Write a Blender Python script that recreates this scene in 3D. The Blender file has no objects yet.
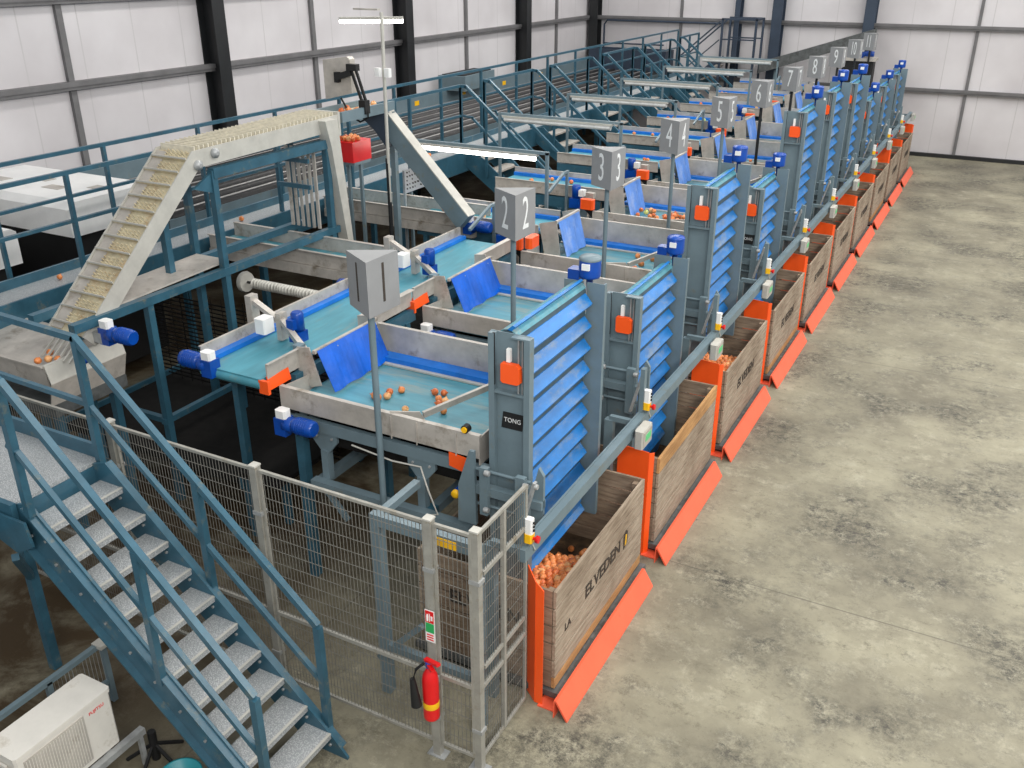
import bpy, bmesh, math, random
from mathutils import Vector, Matrix
random.seed(7)
S = bpy.context.scene
C = S.collection
# ---------------------------------------------------------------- camera
cam_d = bpy.data.cameras.new('camera'); cam = bpy.data.objects.new('camera', cam_d); C.objects.link(cam)
S.camera = cam
cam_d.sensor_fit = 'HORIZONTAL'; cam_d.sensor_width = 36.0; cam_d.lens = 36.0 * 924 / 1024
cam_d.clip_start = 0.05; cam_d.clip_end = 200
PITCH = math.atan(428 / 924); YAW = math.radians(27.84)
def cam_matrix():
    hx, hy, f = 538.0, 428.0, 924.0
    Yc = Vector((hx, -hy, f)).normalized()                # world Y in camera (right, down, forward)
    Zc = -Vector((0, f * math.cos(PITCH) / math.sin(PITCH), f)).normalized()
    Xc = Yc.cross(Zc)
    right = Vector((Xc[0], Yc[0], Zc[0])); down = Vector((Xc[1], Yc[1], Zc[1])); fwd = Vector((Xc[2], Yc[2], Zc[2]))
    up = -down; back = -fwd
    return Matrix(((right.x, up.x, back.x, 0), (right.y, up.y, back.y, 0), (right.z, up.z, back.z, 5.2), (0, 0, 0, 1)))
cam.matrix_world = cam_matrix()
# ---------------------------------------------------------------- light
W = bpy.data.worlds.new('hall_light'); S.world = W; W.use_nodes = True
W.node_tree.nodes['Background'].inputs[0].default_value = (0.92, 0.96, 1.0, 1)
W.node_tree.nodes['Background'].inputs[1].default_value = 0.45
def area(name, loc, sx, sy, power, col=(1, 0.97, 0.92), rot=(0, 0, 0)):
    l = bpy.data.lights.new(name, 'AREA'); l.shape = 'RECTANGLE'; l.size = sx; l.size_y = sy; l.energy = power; l.color = col
    o = bpy.data.objects.new(name, l); C.objects.link(o); o.location = loc; o.rotation_euler = rot
for y in (2, 9, 16, 23):
    area('roof_and_fill_light', (4.5, y, 8.3), 1.5, 6, 330, rot=(0, math.radians(22), 0))
    area('roof_and_fill_light', (-2.0, y + 3, 8.8), 1.2, 5, 130)
    if y > 2: area('roof_and_fill_light', (-8.5, y + 3, 8.8), 1.2, 5, 190)
area('roof_and_fill_light', (1.5, -2.0, 7.5), 4, 1.5, 330, rot=(math.radians(48), 0, math.radians(15)))  # fill light added on the camera side to lift faces turned that way
S.view_settings.view_transform = 'Standard'; S.view_settings.look = 'None'
S.view_settings.gamma = 1; S.view_settings.use_curve_mapping = False
S.view_settings.exposure = 0.36

# ---------------------------------------------------------------- materials
def lin(c):
    return tuple(((v / 255) / 12.92 if v / 255 <= .04045 else ((v / 255 + .055) / 1.055) ** 2.4) for v in c)
def nodes(name):
    m = bpy.data.materials.new(name); m.use_nodes = True
    nt = m.node_tree; return m, nt, nt.nodes['Principled BSDF']
def mat(name, c, rough=.5, metal=0., var=.12, scale=4., dirt=None, dirt_amt=.0, dirt_scale=2., bump=0., coord='Object', stretch=(1, 1, 1), emit=0., spec=.5):
    """painted or bare surface with mottled tone and optional patches of dirt"""
    m, nt, b = nodes(name)
    N = nt.nodes.new; L = nt.links.new
    tc = N('ShaderNodeTexCoord'); mp = N('ShaderNodeMapping'); mp.inputs['Scale'].default_value = stretch
    L(tc.outputs[coord], mp.inputs[0])
    nz = N('ShaderNodeTexNoise'); nz.inputs['Scale'].default_value = scale; nz.inputs['Detail'].default_value = 6; nz.inputs['Roughness'].default_value = .65
    L(mp.outputs[0], nz.inputs['Vector'])
    rp = N('ShaderNodeValToRGB'); l = lin(c)
    rp.color_ramp.elements[0].position = .3; rp.color_ramp.elements[1].position = .7
    rp.color_ramp.elements[0].color = tuple(max(0, v * (1 - var * 1.6)) for v in l) + (1,)
    rp.color_ramp.elements[1].color = tuple(min(1, v * (1 + var * 1.6)) for v in l) + (1,)
    L(nz.outputs[0], rp.inputs[0]); col = rp.outputs[0]
    if dirt:
        n2 = N('ShaderNodeTexNoise'); n2.inputs['Scale'].default_value = dirt_scale; n2.inputs['Detail'].default_value = 9; n2.inputs['Roughness'].default_value = .72
        L(mp.outputs[0], n2.inputs['Vector'])
        r2 = N('ShaderNodeValToRGB'); r2.color_ramp.elements[0].position = .62 - dirt_amt * .3; r2.color_ramp.elements[1].position = .72
        r2.color_ramp.elements[0].color = (0, 0, 0, 1); r2.color_ramp.elements[1].color = (.85, .85, .85, 1)
        L(n2.outputs[0], r2.inputs[0])
        mx = N('ShaderNodeMixRGB'); mx.inputs[2].default_value = lin(dirt) + (1,)
        L(r2.outputs[0], mx.inputs[0]); L(col, mx.inputs[1]); col = mx.outputs[0]
    L(col, b.inputs['Base Color'])
    b.inputs['Roughness'].default_value = rough; b.inputs['Metallic'].default_value = metal
    b.inputs['Specular IOR Level'].default_value = spec
    if bump:
        bp = N('ShaderNodeBump'); bp.inputs['Strength'].default_value = bump; bp.inputs['Distance'].default_value = .02
        L(nz.outputs[0], bp.inputs['Height']); L(bp.outputs[0], b.inputs['Normal'])
    if emit:
        b.inputs['Emission Color'].default_value = (1, .97, .9, 1); b.inputs['Emission Strength'].default_value = emit
    return m
M = {}
M['teal'] = mat('teal_painted_steel', (52, 92, 110), .32, 0, .14, 5, dirt=(120, 118, 100), dirt_amt=.15, dirt_scale=7)
M['tower'] = mat('blue_grey_painted_steel', (108, 126, 134), .4, 0, .08, 3, dirt=(120, 115, 98), dirt_amt=.12, dirt_scale=5)
M['steel'] = mat('dull_stainless', (182, 176, 168), .42, .12, .12, 5, dirt=(112, 98, 78), dirt_amt=.25, dirt_scale=4)
M['galv'] = mat('galvanised_steel', (168, 170, 170), .45, .35, .14, 12)
M['fence'] = mat('grey_fence_paint', (158, 156, 148), .5, .2, .1, 9, dirt=(120, 105, 75), dirt_amt=.25, dirt_scale=6)
M['wire'] = mat('grey_fence_wire', (118, 116, 110), .6, .1, .1, 9)
M['beltteal'] = mat('teal_rubber_belt', (74, 138, 154), .45, 0, .14, 3, dirt=(150, 148, 132), dirt_amt=.32, dirt_scale=2.2, stretch=(.5, 3, 3))
M['beltlong'] = mat('teal_rubber_belt_lengthways', (76, 146, 162), .45, 0, .12, 3, dirt=(140, 145, 132), dirt_amt=.22, dirt_scale=2.2, stretch=(3, .5, 3))
M['beltblue'] = mat('bright_blue_belt_edge', (20, 112, 205), .4, 0, .15, 4)
M['cleat'] = mat('blue_elevator_flight', (20, 112, 184), .42, 0, .14, 5, dirt=(128, 140, 146), dirt_amt=.36, dirt_scale=3.2, stretch=(2, .8, 2))
M['beltface'] = mat('shaded_dirty_belt_face', (62, 82, 92), .6, 0, .15, 6)  # dirty belt, colour deepened to paint in the shade between flights
M['curtain'] = mat('blue_plastic_curtain', (6, 88, 192), .3, 0, .2, 3, dirt=(70, 115, 215), dirt_amt=.35, dirt_scale=2.5)
M['orange'] = mat('orange_gloss_paint', (255, 92, 30), .35, 0, .04, 3)
M['guard'] = mat('orange_red_paint', (250, 104, 72), .38, 0, .05, 3, dirt=(170, 90, 60), dirt_amt=.0, dirt_scale=6)
M['curtainpale'] = mat('pale_blue_plastic_curtain', (92, 138, 214), .35, 0, .15, 4, dirt=(160, 180, 222), dirt_amt=.3, dirt_scale=3)
M['motor'] = mat('blue_motor_enamel', (6, 68, 158), .28, 0, .12, 6)
M['white'] = mat('white_plastic', (236, 236, 234), .35, 0, .04, 3)
M['acwhite'] = mat('dusty_white_casing', (212, 208, 200), .5, 0, .05, 4, dirt=(175, 166, 150), dirt_amt=.15, dirt_scale=4)
M['black'] = mat('black_rubber', (18, 18, 19), .6, 0, .2, 6)
M['darkbelt'] = mat('dusty_black_netting', (20, 19, 18), .85, 0, .3, 10, spec=.2)
M['roller'] = mat('black_spiral_roller', (30, 29, 30), .45, 0, .3, 14, dirt=(120, 116, 110), dirt_amt=.15, dirt_scale=16)
M['rollgrey'] = mat('grey_spiral_roller', (150, 148, 146), .4, .2, .25, 14, dirt=(40, 38, 36), dirt_amt=.35, dirt_scale=14)
M['yellow'] = mat('yellow_plastic', (250, 190, 20), .4, 0, .05)
M['red'] = mat('red_enamel', (222, 22, 26), .28, 0, .06)
M['green'] = mat('green_print', (40, 165, 90), .5, 0, .03)
M['signgrey'] = mat('grey_sign_sheet', (142, 143, 144), .5, 0, .05, 3)
M['signwhite'] = mat('white_numeral_paint', (228, 230, 230), .5, 0, .02)
M['ink'] = mat('dark_stencil_ink', (60, 52, 45), .8, 0, .1)
M['cream'] = mat('cream_plastic_belt', (196, 186, 158), .55, 0, .14, 9, dirt=(165, 128, 84), dirt_amt=.35, dirt_scale=7)
M['fin'] = mat('pale_plastic_fin', (214, 208, 190), .5, 0, .12, 20)
M['galvlight'] = mat('pale_galvanised_sheet', (190, 188, 180), .5, .15, .07, 6)
M['lamp'] = mat('lit_fluorescent_tube', (255, 250, 240), .4, 0, 0, emit=9)
M['tubeoff'] = mat('dusty_clear_lamp_tube', (205, 206, 204), .3, 0, .1, 12)
M['screen'] = mat('green_display', (90, 200, 130), .4, 0, .02)
M['darksteel'] = mat('dark_painted_column', (26, 28, 30), .45, 0, .2, 3)
M['girt'] = mat('zinc_girt', (106, 105, 106), .6, .0, .1, 4)
M['bluecol'] = mat('blue_grey_column', (50, 62, 78), .45, 0, .1, 3)
M['pvc'] = mat('turquoise_plastic', (30, 130, 140), .4, 0, .05)
M['platform'] = mat('weighing_platform_steel', (95, 98, 98), .5, .3, .2, 8, dirt=(40, 36, 30), dirt_amt=.3, dirt_scale=5)
for i, c in enumerate(((222, 134, 74), (204, 104, 52), (236, 168, 112))):
    M['onion%d' % i] = mat('onion_skin_%d' % i, c, .4, 0, .22, 30, dirt=(232, 190, 140), dirt_amt=.2, dirt_scale=24)
M['onionpale'] = mat('onion_skin_pale', (196, 202, 120), .4, 0, .15, 20)

def wood(name, base, dark, stretch):
    m, nt, b = nodes(name); N = nt.nodes.new; L = nt.links.new
    tc = N('ShaderNodeTexCoord'); mp = N('ShaderNodeMapping'); mp.inputs['Scale'].default_value = stretch
    L(tc.outputs['Object'], mp.inputs[0])
    n1 = N('ShaderNodeTexNoise'); n1.inputs['Scale'].default_value = 5; n1.inputs['Detail'].default_value = 8; n1.inputs['Roughness'].default_value = .7
    L(mp.outputs[0], n1.inputs['Vector'])
    r1 = N('ShaderNodeValToRGB'); r1.color_ramp.elements[0].position = .3; r1.color_ramp.elements[1].position = .68
    r1.color_ramp.elements[0].color = lin(dark) + (1,); r1.color_ramp.elements[1].color = lin(base) + (1,)
    L(n1.outputs[0], r1.inputs[0])
    n2 = N('ShaderNodeTexNoise'); n2.inputs['Scale'].default_value = 1.6; n2.inputs['Detail'].default_value = 4
    L(tc.outputs['Object'], n2.inputs['Vector'])
    hs = N('ShaderNodeMixRGB'); hs.blend_type = 'MULTIPLY'; hs.inputs[0].default_value = .55
    r2 = N('ShaderNodeValToRGB'); r2.color_ramp.elements[0].position = .35; r2.color_ramp.elements[0].color = (.42, .36, .3, 1); r2.color_ramp.elements[1].position = .6; r2.color_ramp.elements[1].color = (1, 1, 1, 1)
    L(n2.outputs[0], r2.inputs[0]); L(r1.outputs[0], hs.inputs[1]); L(r2.outputs[0], hs.inputs[2]); L(hs.outputs[0], b.inputs['Base Color'])
    b.inputs['Roughness'].default_value = .85
    bp = N('ShaderNodeBump'); bp.inputs['Strength'].default_value = .3; bp.inputs['Distance'].default_value = .01
    L(n1.outputs[0], bp.inputs['Height']); L(bp.outputs[0], b.inputs['Normal'])
    return m
M['wood'] = wood('weathered_grey_timber', (190, 174, 154), (126, 108, 90), (6, .7, 7))
M['woodend'] = wood('weathered_timber_end', (168, 148, 126), (112, 92, 76), (.7, 6, 7))
M['soil'] = mat('dry_soil_and_onion_skin', (74, 56, 38), .95, 0, .35, 9, dirt=(128, 98, 62), dirt_amt=.2, dirt_scale=9)
M['woodnew'] = wood('fresh_pale_timber', (214, 168, 112), (168, 120, 72), (6, .7, 7))

def floor_mat():
    m, nt, b = nodes('worn_concrete'); N = nt.nodes.new; L = nt.links.new
    tc = N('ShaderNodeTexCoord')
    def noise(sc, det, ro, dist=0, stretch=(1, 1, 1)):
        mp = N('ShaderNodeMapping'); mp.inputs['Scale'].default_value = stretch; L(tc.outputs['Object'], mp.inputs[0])
        n = N('ShaderNodeTexNoise'); n.inputs['Scale'].default_value = sc; n.inputs['Detail'].default_value = det
        n.inputs['Roughness'].default_value = ro; n.inputs['Distortion'].default_value = dist; L(mp.outputs[0], n.inputs['Vector']); return n
    def ramp(n, p0, c0, p1, c1):
        r = N('ShaderNodeValToRGB'); r.color_ramp.elements[0].position = p0; r.color_ramp.elements[0].color = c0
        r.color_ramp.elements[1].position = p1; r.color_ramp.elements[1].color = c1; L(n.outputs[0], r.inputs[0]); return r
    a = ramp(noise(.7, 10, .68, .0), .34, lin((110, 105, 90)) + (1,), .64, lin((152, 147, 126)) + (1,))
    def mix(prev, fac, col):
        x = N('ShaderNodeMixRGB'); x.inputs[2].default_value = lin(col) + (1,); L(fac, x.inputs[0]); L(prev, x.inputs[1]); return x.outputs[0]
    def mul(p, q):
        x = N('ShaderNodeMath'); x.operation = 'MULTIPLY'; L(p, x.inputs[0]); L(q, x.inputs[1]); return x.outputs[0]
    K = (0, 0, 0, 1); Wt = (1, 1, 1, 1)
    pale = ramp(noise(3.2, 14, .82, .0), .50, K, .62, (.6, .6, .6, 1))
    c = mix(a.outputs[0], pale.outputs[0], (178, 173, 152))
    patch = ramp(noise(.8, 8, .7, .0), .46, K, .60, Wt)
    fine = ramp(noise(9, 15, .9, .0), .44, K, .56, Wt)
    c = mix(c, mul(patch.outputs[0], fine.outputs[0]), (62, 60, 54))
    fine2 = ramp(noise(6, 15, .9, .0, (1, 1.3, 1)), .52, K, .61, (.85, .85, .85, 1))
    c = mix(c, fine2.outputs[0], (98, 93, 78))
    blotch = ramp(noise(2.0, 14, .85, .0, (1.2, .8, 1)), .57, K, .66, (.75, .75, .75, 1))
    c = mix(c, blotch.outputs[0], (84, 80, 70))
    # dirty ground with shade painted in below the machines, left of the box row
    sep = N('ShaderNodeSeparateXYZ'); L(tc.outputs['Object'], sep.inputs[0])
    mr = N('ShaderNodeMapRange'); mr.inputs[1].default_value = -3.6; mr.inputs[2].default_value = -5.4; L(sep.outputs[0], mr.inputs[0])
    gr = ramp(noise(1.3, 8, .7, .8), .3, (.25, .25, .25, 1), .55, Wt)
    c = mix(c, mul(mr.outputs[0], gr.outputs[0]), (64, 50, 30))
    # saw-cut joints
    br = N('ShaderNodeTexBrick'); br.offset = 0; br.inputs['Scale'].default_value = 1; br.inputs['Mortar Size'].default_value = .008
    br.inputs['Brick Width'].default_value = 6.0; br.inputs['Row Height'].default_value = 5.8
    br.inputs['Color1'].default_value = K; br.inputs['Color2'].default_value = K; br.inputs['Mortar'].default_value = (.6, .6, .6, 1)
    mp = N('ShaderNodeMapping'); mp.inputs['Location'].default_value = (4.35, -7.1, 0); L(tc.outputs['Object'], mp.inputs[0]); L(mp.outputs[0], br.inputs['Vector'])
    c = mix(c, br.outputs['Color'], (84, 80, 70))
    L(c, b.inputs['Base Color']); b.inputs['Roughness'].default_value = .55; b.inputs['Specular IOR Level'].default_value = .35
    bp = N('ShaderNodeBump'); bp.inputs['Strength'].default_value = .12; bp.inputs['Distance'].default_value = .01
    L(fine2.outputs[0], bp.inputs['Height']); L(bp.outputs[0], b.inputs['Normal'])
    return m
def grating_mat():
    m, nt, b = nodes('galvanised_tread_plate'); N = nt.nodes.new; L = nt.links.new
    tc = N('ShaderNodeTexCoord'); v = N('ShaderNodeTexVoronoi'); v.inputs['Scale'].default_value = 95; L(tc.outputs['Object'], v.inputs['Vector'])
    r = N('ShaderNodeValToRGB'); r.color_ramp.elements[0].position = .15; r.color_ramp.elements[0].color = lin((206, 208, 208)) + (1,)
    r.color_ramp.elements[1].position = .55; r.color_ramp.elements[1].color = lin((160, 164, 166)) + (1,)
    L(v.outputs['Distance'], r.inputs[0]); L(r.outputs[0], b.inputs['Base Color'])
    b.inputs['Metallic'].default_value = .25; b.inputs['Roughness'].default_value = .45
    bp = N('ShaderNodeBump'); bp.inputs['Strength'].default_value = .6; bp.inputs['Distance'].default_value = .006; bp.invert = True
    L(v.outputs['Distance'], bp.inputs['Height']); L(bp.outputs[0], b.inputs['Normal'])
    return m
def wall_mat(axis):
    """insulated cladding panels with faint upright joints"""
    m, nt, b = nodes('wall_panel_' + axis); N = nt.nodes.new; L = nt.links.new
    tc = N('ShaderNodeTexCoord'); sep = N('ShaderNodeSeparateXYZ'); L(tc.outputs['Object'], sep.inputs[0])
    mo = N('ShaderNodeMath'); mo.operation = 'FRACT'; dv = N('ShaderNodeMath'); dv.operation = 'DIVIDE'; dv.inputs[1].default_value = 1.0
    L(sep.outputs[axis], dv.inputs[0]); L(dv.outputs[0], mo.inputs[0])
    cp = N('ShaderNodeMath'); cp.operation = 'LESS_THAN'; cp.inputs[1].default_value = .022; L(mo.outputs[0], cp.inputs[0])
    nz = N('ShaderNodeTexNoise'); nz.inputs['Scale'].default_value = .6; nz.inputs['Detail'].default_value = 5; L(tc.outputs['Object'], nz.inputs['Vector'])
    r = N('ShaderNodeValToRGB'); r.color_ramp.elements[0].position = .35; r.color_ramp.elements[0].color = lin((196, 192, 194)) + (1,)
    r.color_ramp.elements[1].position = .65; r.color_ramp.elements[1].color = lin((214, 211, 213)) + (1,); L(nz.outputs[0], r.inputs[0])
    mx = N('ShaderNodeMixRGB'); mx.inputs[2].default_value = lin((190, 187, 188)) + (1,); L(cp.outputs[0], mx.inputs[0]); L(r.outputs[0], mx.inputs[1])
    L(mx.outputs[0], b.inputs['Base Color']); b.inputs['Roughness'].default_value = .5
    return m
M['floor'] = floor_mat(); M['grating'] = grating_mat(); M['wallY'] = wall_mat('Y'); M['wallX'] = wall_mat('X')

# ---------------------------------------------------------------- mesh helpers
def V(*a): return Vector(a)
class MB:
    def __init__(s): s.v = []; s.f = []; s.sm = []
    def add(s, vs, fs, smooth=False):
        n = len(s.v); s.v += [Vector(p) for p in vs]; s.f += [tuple(i + n for i in f) for f in fs]; s.sm += [smooth] * len(fs); return s
    def box(s, x0, x1, y0, y1, z0, z1, b=0):
        x0, x1 = sorted((x0, x1)); y0, y1 = sorted((y0, y1)); z0, z1 = sorted((z0, z1))
        e = (len(s.f) % 7) * .00023 + (len(s.f) // 6 % 5) * .00031
        if min(x1 - x0, y1 - y0, z1 - z0) > .004: x0 += e; x1 -= e; y0 += e; y1 -= e; z0 += e if z0 > .001 else 0; z1 -= e
        if b:
            return s.prism([(x0 + b, y0), (x1 - b, y0), (x1, y0 + b), (x1, y1 - b), (x1 - b, y1), (x0 + b, y1), (x0, y1 - b), (x0, y0 + b)], z0, z1)
        return s.add([(x, y, z) for z in (z0, z1) for y in (y0, y1) for x in (x0, x1)],
                     [(0, 2, 3, 1), (4, 5, 7, 6), (0, 1, 5, 4), (2, 6, 7, 3), (0, 4, 6, 2), (1, 3, 7, 5)])
    def prism(s, pts, z0, z1, axis='z'):
        n = len(pts)
        def P(a, b, c): return {'z': (a, b, c), 'y': (a, c, b), 'x': (c, a, b)}[axis]
        vs = [P(a, b, z0) for a, b in pts] + [P(a, b, z1) for a, b in pts]
        return s.add(vs, [tuple(range(n))[::-1], tuple(range(n, 2 * n))] + [(i, (i + 1) % n, n + (i + 1) % n, n + i) for i in range(n)])
    def bar(s, a, b, w, h=None, up=(0, 0, 1)):
        """rectangular bar from a to b, w across, h along 'up'"""
        a = Vector(a); b = Vector(b); h = h or w; d = (b - a).normalized(); u = Vector(up)
        if abs(d.dot(u)) > .98: u = Vector((0, 1, 0))
        sd = d.cross(u).normalized(); u = sd.cross(d).normalized()
        q = [sd * i * w / 2 + u * j * h / 2 for i, j in ((-1, -1), (1, -1), (1, 1), (-1, 1))]
        return s.add([a + k for k in q] + [b + k for k in q], [(3, 2, 1, 0), (4, 5, 6, 7), (0, 1, 5, 4), (1, 2, 6, 5), (2, 3, 7, 6), (3, 0, 4, 7)])
    def tube(s, pts, r, n=8):
        pts = [Vector(p) for p in pts]; rings = []
        for i, p in enumerate(pts):
            d = (pts[min(i + 1, len(pts) - 1)] - pts[max(i - 1, 0)]).normalized()
            u = Vector((0, 0, 1)) if abs(d.z) < .9 else Vector((0, 1, 0))
            a = d.cross(u).normalized(); b = a.cross(d)
            rings.append([p + (a * math.cos(t * 2 * math.pi / n) + b * math.sin(t * 2 * math.pi / n)) * r for t in range(n)])
        vs = [v for R_ in rings for v in R_]; fs = []
        for i in range(len(pts) - 1):
            for t in range(n): fs.append((i * n + t, i * n + (t + 1) % n, (i + 1) * n + (t + 1) % n, (i + 1) * n + t))
        k = (len(pts) - 1) * n
        s.add(vs, fs, n > 5); s.add([vs[t] for t in range(n)], [tuple(range(n))[::-1]]); s.add([vs[k + t] for t in range(n)], [tuple(range(n))])
        return s
    def lathe(s, prof, base, axis=(0, 0, 1), n=14):
        ax = Vector(axis).normalized(); u = Vector((1, 0, 0)) if abs(ax.x) < .9 else Vector((0, 1, 0))
        a = ax.cross(u).normalized(); b = ax.cross(a); base = Vector(base); vs = []
        for r, h in prof:
            for t in range(n):
                th = 2 * math.pi * t / n; vs.append(base + ax * h + (a * math.cos(th) + b * math.sin(th)) * r)
        fs = [(i * n + t, i * n + (t + 1) % n, (i + 1) * n + (t + 1) % n, (i + 1) * n + t) for i in range(len(prof) - 1) for t in range(n)]
        s.add(vs, fs, True); m = len(prof) - 1
        s.add(vs[:n], [tuple(range(n))[::-1]]); s.add(vs[m * n:], [tuple(range(n))]); return s
    def quad(s, a, b, c, d, t=.004):
        a, b, c, d = map(Vector, (a, b, c, d)); n = (b - a).cross(d - a).normalized() * t / 2
        return s.add([a - n, b - n, c - n, d - n, a + n, b + n, c + n, d + n], [(3, 2, 1, 0), (4, 5, 6, 7), (0, 1, 5, 4), (1, 2, 6, 5), (2, 3, 7, 6), (3, 0, 4, 7)])
    def build(s, name, m, parent=None, origin=None):
        if origin is None:
            if parent is not None: origin = ORG[parent.name]
            else:
                xs = [v.x for v in s.v]; ys = [v.y for v in s.v]; zs = [v.z for v in s.v]
                origin = Vector(((min(xs) + max(xs)) / 2, (min(ys) + max(ys)) / 2, min(zs)))
        origin = Vector(origin)
        me = bpy.data.meshes.new(name); me.from_pydata([tuple(v - origin) for v in s.v], [], s.f)
        me.polygons.foreach_set('use_smooth', s.sm); me.update()
        bm = bmesh.new(); bm.from_mesh(me); bmesh.ops.recalc_face_normals(bm, faces=bm.faces); bm.to_mesh(me); bm.free()
        me.materials.append(M[m] if isinstance(m, str) else m)
        o = bpy.data.objects.new(name, me); C.objects.link(o)
        if parent is not None: o.parent = parent
        else: o.location = origin
        ORG[o.name] = origin
        return o
ORG = {}
def tag(o, label, cat, group=None, kind=None):
    o['label'] = label; o['category'] = cat
    if group: o['group'] = group
    if kind: o['kind'] = kind
    return o
def thing(name, label, cat, loc, group=None):
    o = bpy.data.objects.new(name, None); C.objects.link(o); o.empty_display_size = .1
    o.location = loc; ORG[o.name] = Vector(loc); return tag(o, label, cat, group)
def struct(mb, name, m):
    o = mb.build(name, m, origin=(0, 0, 0)); o['kind'] = 'structure'; return o
def kids(o): return [c for c in bpy.data.objects if c.parent == o]
def copy_tree(o, off, label=None):
    def rec(a, par):
        c = a.copy(); C.objects.link(c); ORG[c.name] = ORG[a.name]
        if par is not None: c.parent = par
        for ch in kids(a): rec(ch, c)
        return c
    r = rec(o, None); r.location = Vector(o.location) + Vector(off)
    if label: r['label'] = label
    return r
def text(name, s, size, m, parent, pos, xdir, ydir, sx=1., thick=.002, align='CENTER', bold=0.):
    """real letters standing on a surface: xdir runs along the line, ydir is up"""
    cu = bpy.data.curves.new('t', 'FONT'); cu.body = s; cu.size = size; cu.align_x = align; cu.align_y = 'CENTER'; cu.extrude = thick; cu.offset = bold; cu.resolution_u = 3
    t = bpy.data.objects.new('t', cu); C.objects.link(t)
    bpy.context.view_layer.update()
    me = bpy.data.meshes.new_from_object(t.evaluated_get(bpy.context.evaluated_depsgraph_get()))
    bpy.data.objects.remove(t)
    x = Vector(xdir).normalized(); y = Vector(ydir).normalized(); z = x.cross(y)
    o0 = Vector(pos) - (ORG[parent.name] if parent is not None else Vector())
    for v in me.vertices: v.co = o0 + x * v.co.x * sx + y * v.co.y + z * v.co.z
    me.materials.clear(); me.materials.append(M[m])
    o = bpy.data.objects.new(name, me); C.objects.link(o); ORG[o.name] = ORG[parent.name]; o.parent = parent
    return o

DY = 2.214
NL = 10
NUM = ['number %d' % (k + 1) for k in range(11)]

# ================================================================ SETTING
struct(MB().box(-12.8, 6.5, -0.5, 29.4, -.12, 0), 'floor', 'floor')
struct(MB().box(-12.8, -12.6, -0.5, 29.4, 0, 9.2), 'wall_left', 'wallY')
struct(MB().box(-12.6, 6.5, 29.2, 29.4, 0, 9.2), 'wall_back', 'wallX')
tn = [0]
def trim(mb, m):
    tn[0] += 1; struct(mb, 'trim_%d' % tn[0], m)
def ibeam(x, y, m, along='Y', w=.28, d=.36, z1=9.2):
    b = MB()
    if along == 'Y':   # flanges face the room, on the left wall
        b.box(x, x + .02, y, y + w, 0, z1).box(x + d - .02, x + d, y, y + w, 0, z1).box(x + .02, x + d - .02, y + w / 2 - .01, y + w / 2 + .01, 0, z1)
    else:
        b.box(x, x + w, y - .02, y, 0, z1).box(x, x + w, y - d, y - d + .02, 0, z1).box(x + w / 2 - .01, x + w / 2 + .01, y - d + .02, y - .02, 0, z1)
    trim(b, m)
for y in (6.5, 12.42, 18.2, 24.05): ibeam(-12.6, y, 'darksteel')
for x, m, w in ((-12.5, 'darksteel', .3), (-7.85, 'bluecol', .16), (-6.76, 'bluecol', .3), (-4.22, 'bluecol', .3)): ibeam(x, 29.2, m, 'X', w)
for z in (3.43, 4.62): trim(MB().box(-12.6, -12.46, -0.5, 29.2, z, z + .07).box(-12.50, -12.48, -.5, 29.2, z - .05, z + .01), 'girt')
for z in (1.78, 3.43, 4.95): trim(MB().box(-12.5, 6.5, 29.06, 29.2, z, z + .07).box(-12.5, 6.5, 29.08, 29.10, z - .05, z + .01), 'girt')
trim(MB().box(-12.5, 6.5, 29.1, 29.2, 0, .1), 'darksteel')
for y in (9.68, 15.38, 21.33, 26.62): trim(MB().box(-12.6, -12.54, y - .05, y + .05, 0, 9.2), 'girt')
for x in (-9.57, -1.31, 2.2): trim(MB().box(x - .04, x + .04, 29.14, 29.2, 0, 9.2), 'girt')

# ================================================================ ONIONS (prototypes)
def onion_mesh(i, m):
    b = MB().lathe([(.004, -.031), (.018, -.030), (.030, -.018), (.036, 0), (.031, .016), (.018, .027), (.008, .034), (.005, .044)], (0, 0, 0), n=10)
    o = b.build('onion', m, origin=(0, 0, 0)); me = o.data; bpy.data.objects.remove(o); return me
OM = [onion_mesh(i, 'onion%d' % i) for i in range(3)] + [onion_mesh(3, 'onionpale')]
ncount = [0]
def onion(p, label, group, s=1.):
    k = random.choice((0, 0, 0, 1, 1, 2)) if random.random() > .035 else 3
    o = bpy.data.objects.new('onion', OM[k]); C.objects.link(o); o.location = p
    o.rotation_euler = (random.uniform(-1.3, 1.3), random.uniform(-1.3, 1.3), random.uniform(0, 6)); q = s * random.uniform(.85, 1.12); o.scale = (q, q, q)
    tag(o, label, 'onion', group); ncount[0] += 1
def stuff_onions(name, pts, label):
    b = MB()
    for p in pts:
        r = random.uniform(.030, .038)
        a = (random.uniform(-1, 1), random.uniform(-1, 1), 1)
        b.lathe([(.005, -r * .9), (r * .8, -r * .5), (r, 0), (r * .8, r * .5), (.006, r * 1.1)], p, a, 7)
    o = b.build(name, 'onion0'); return tag(o, label, 'onions', kind='stuff')

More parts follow.
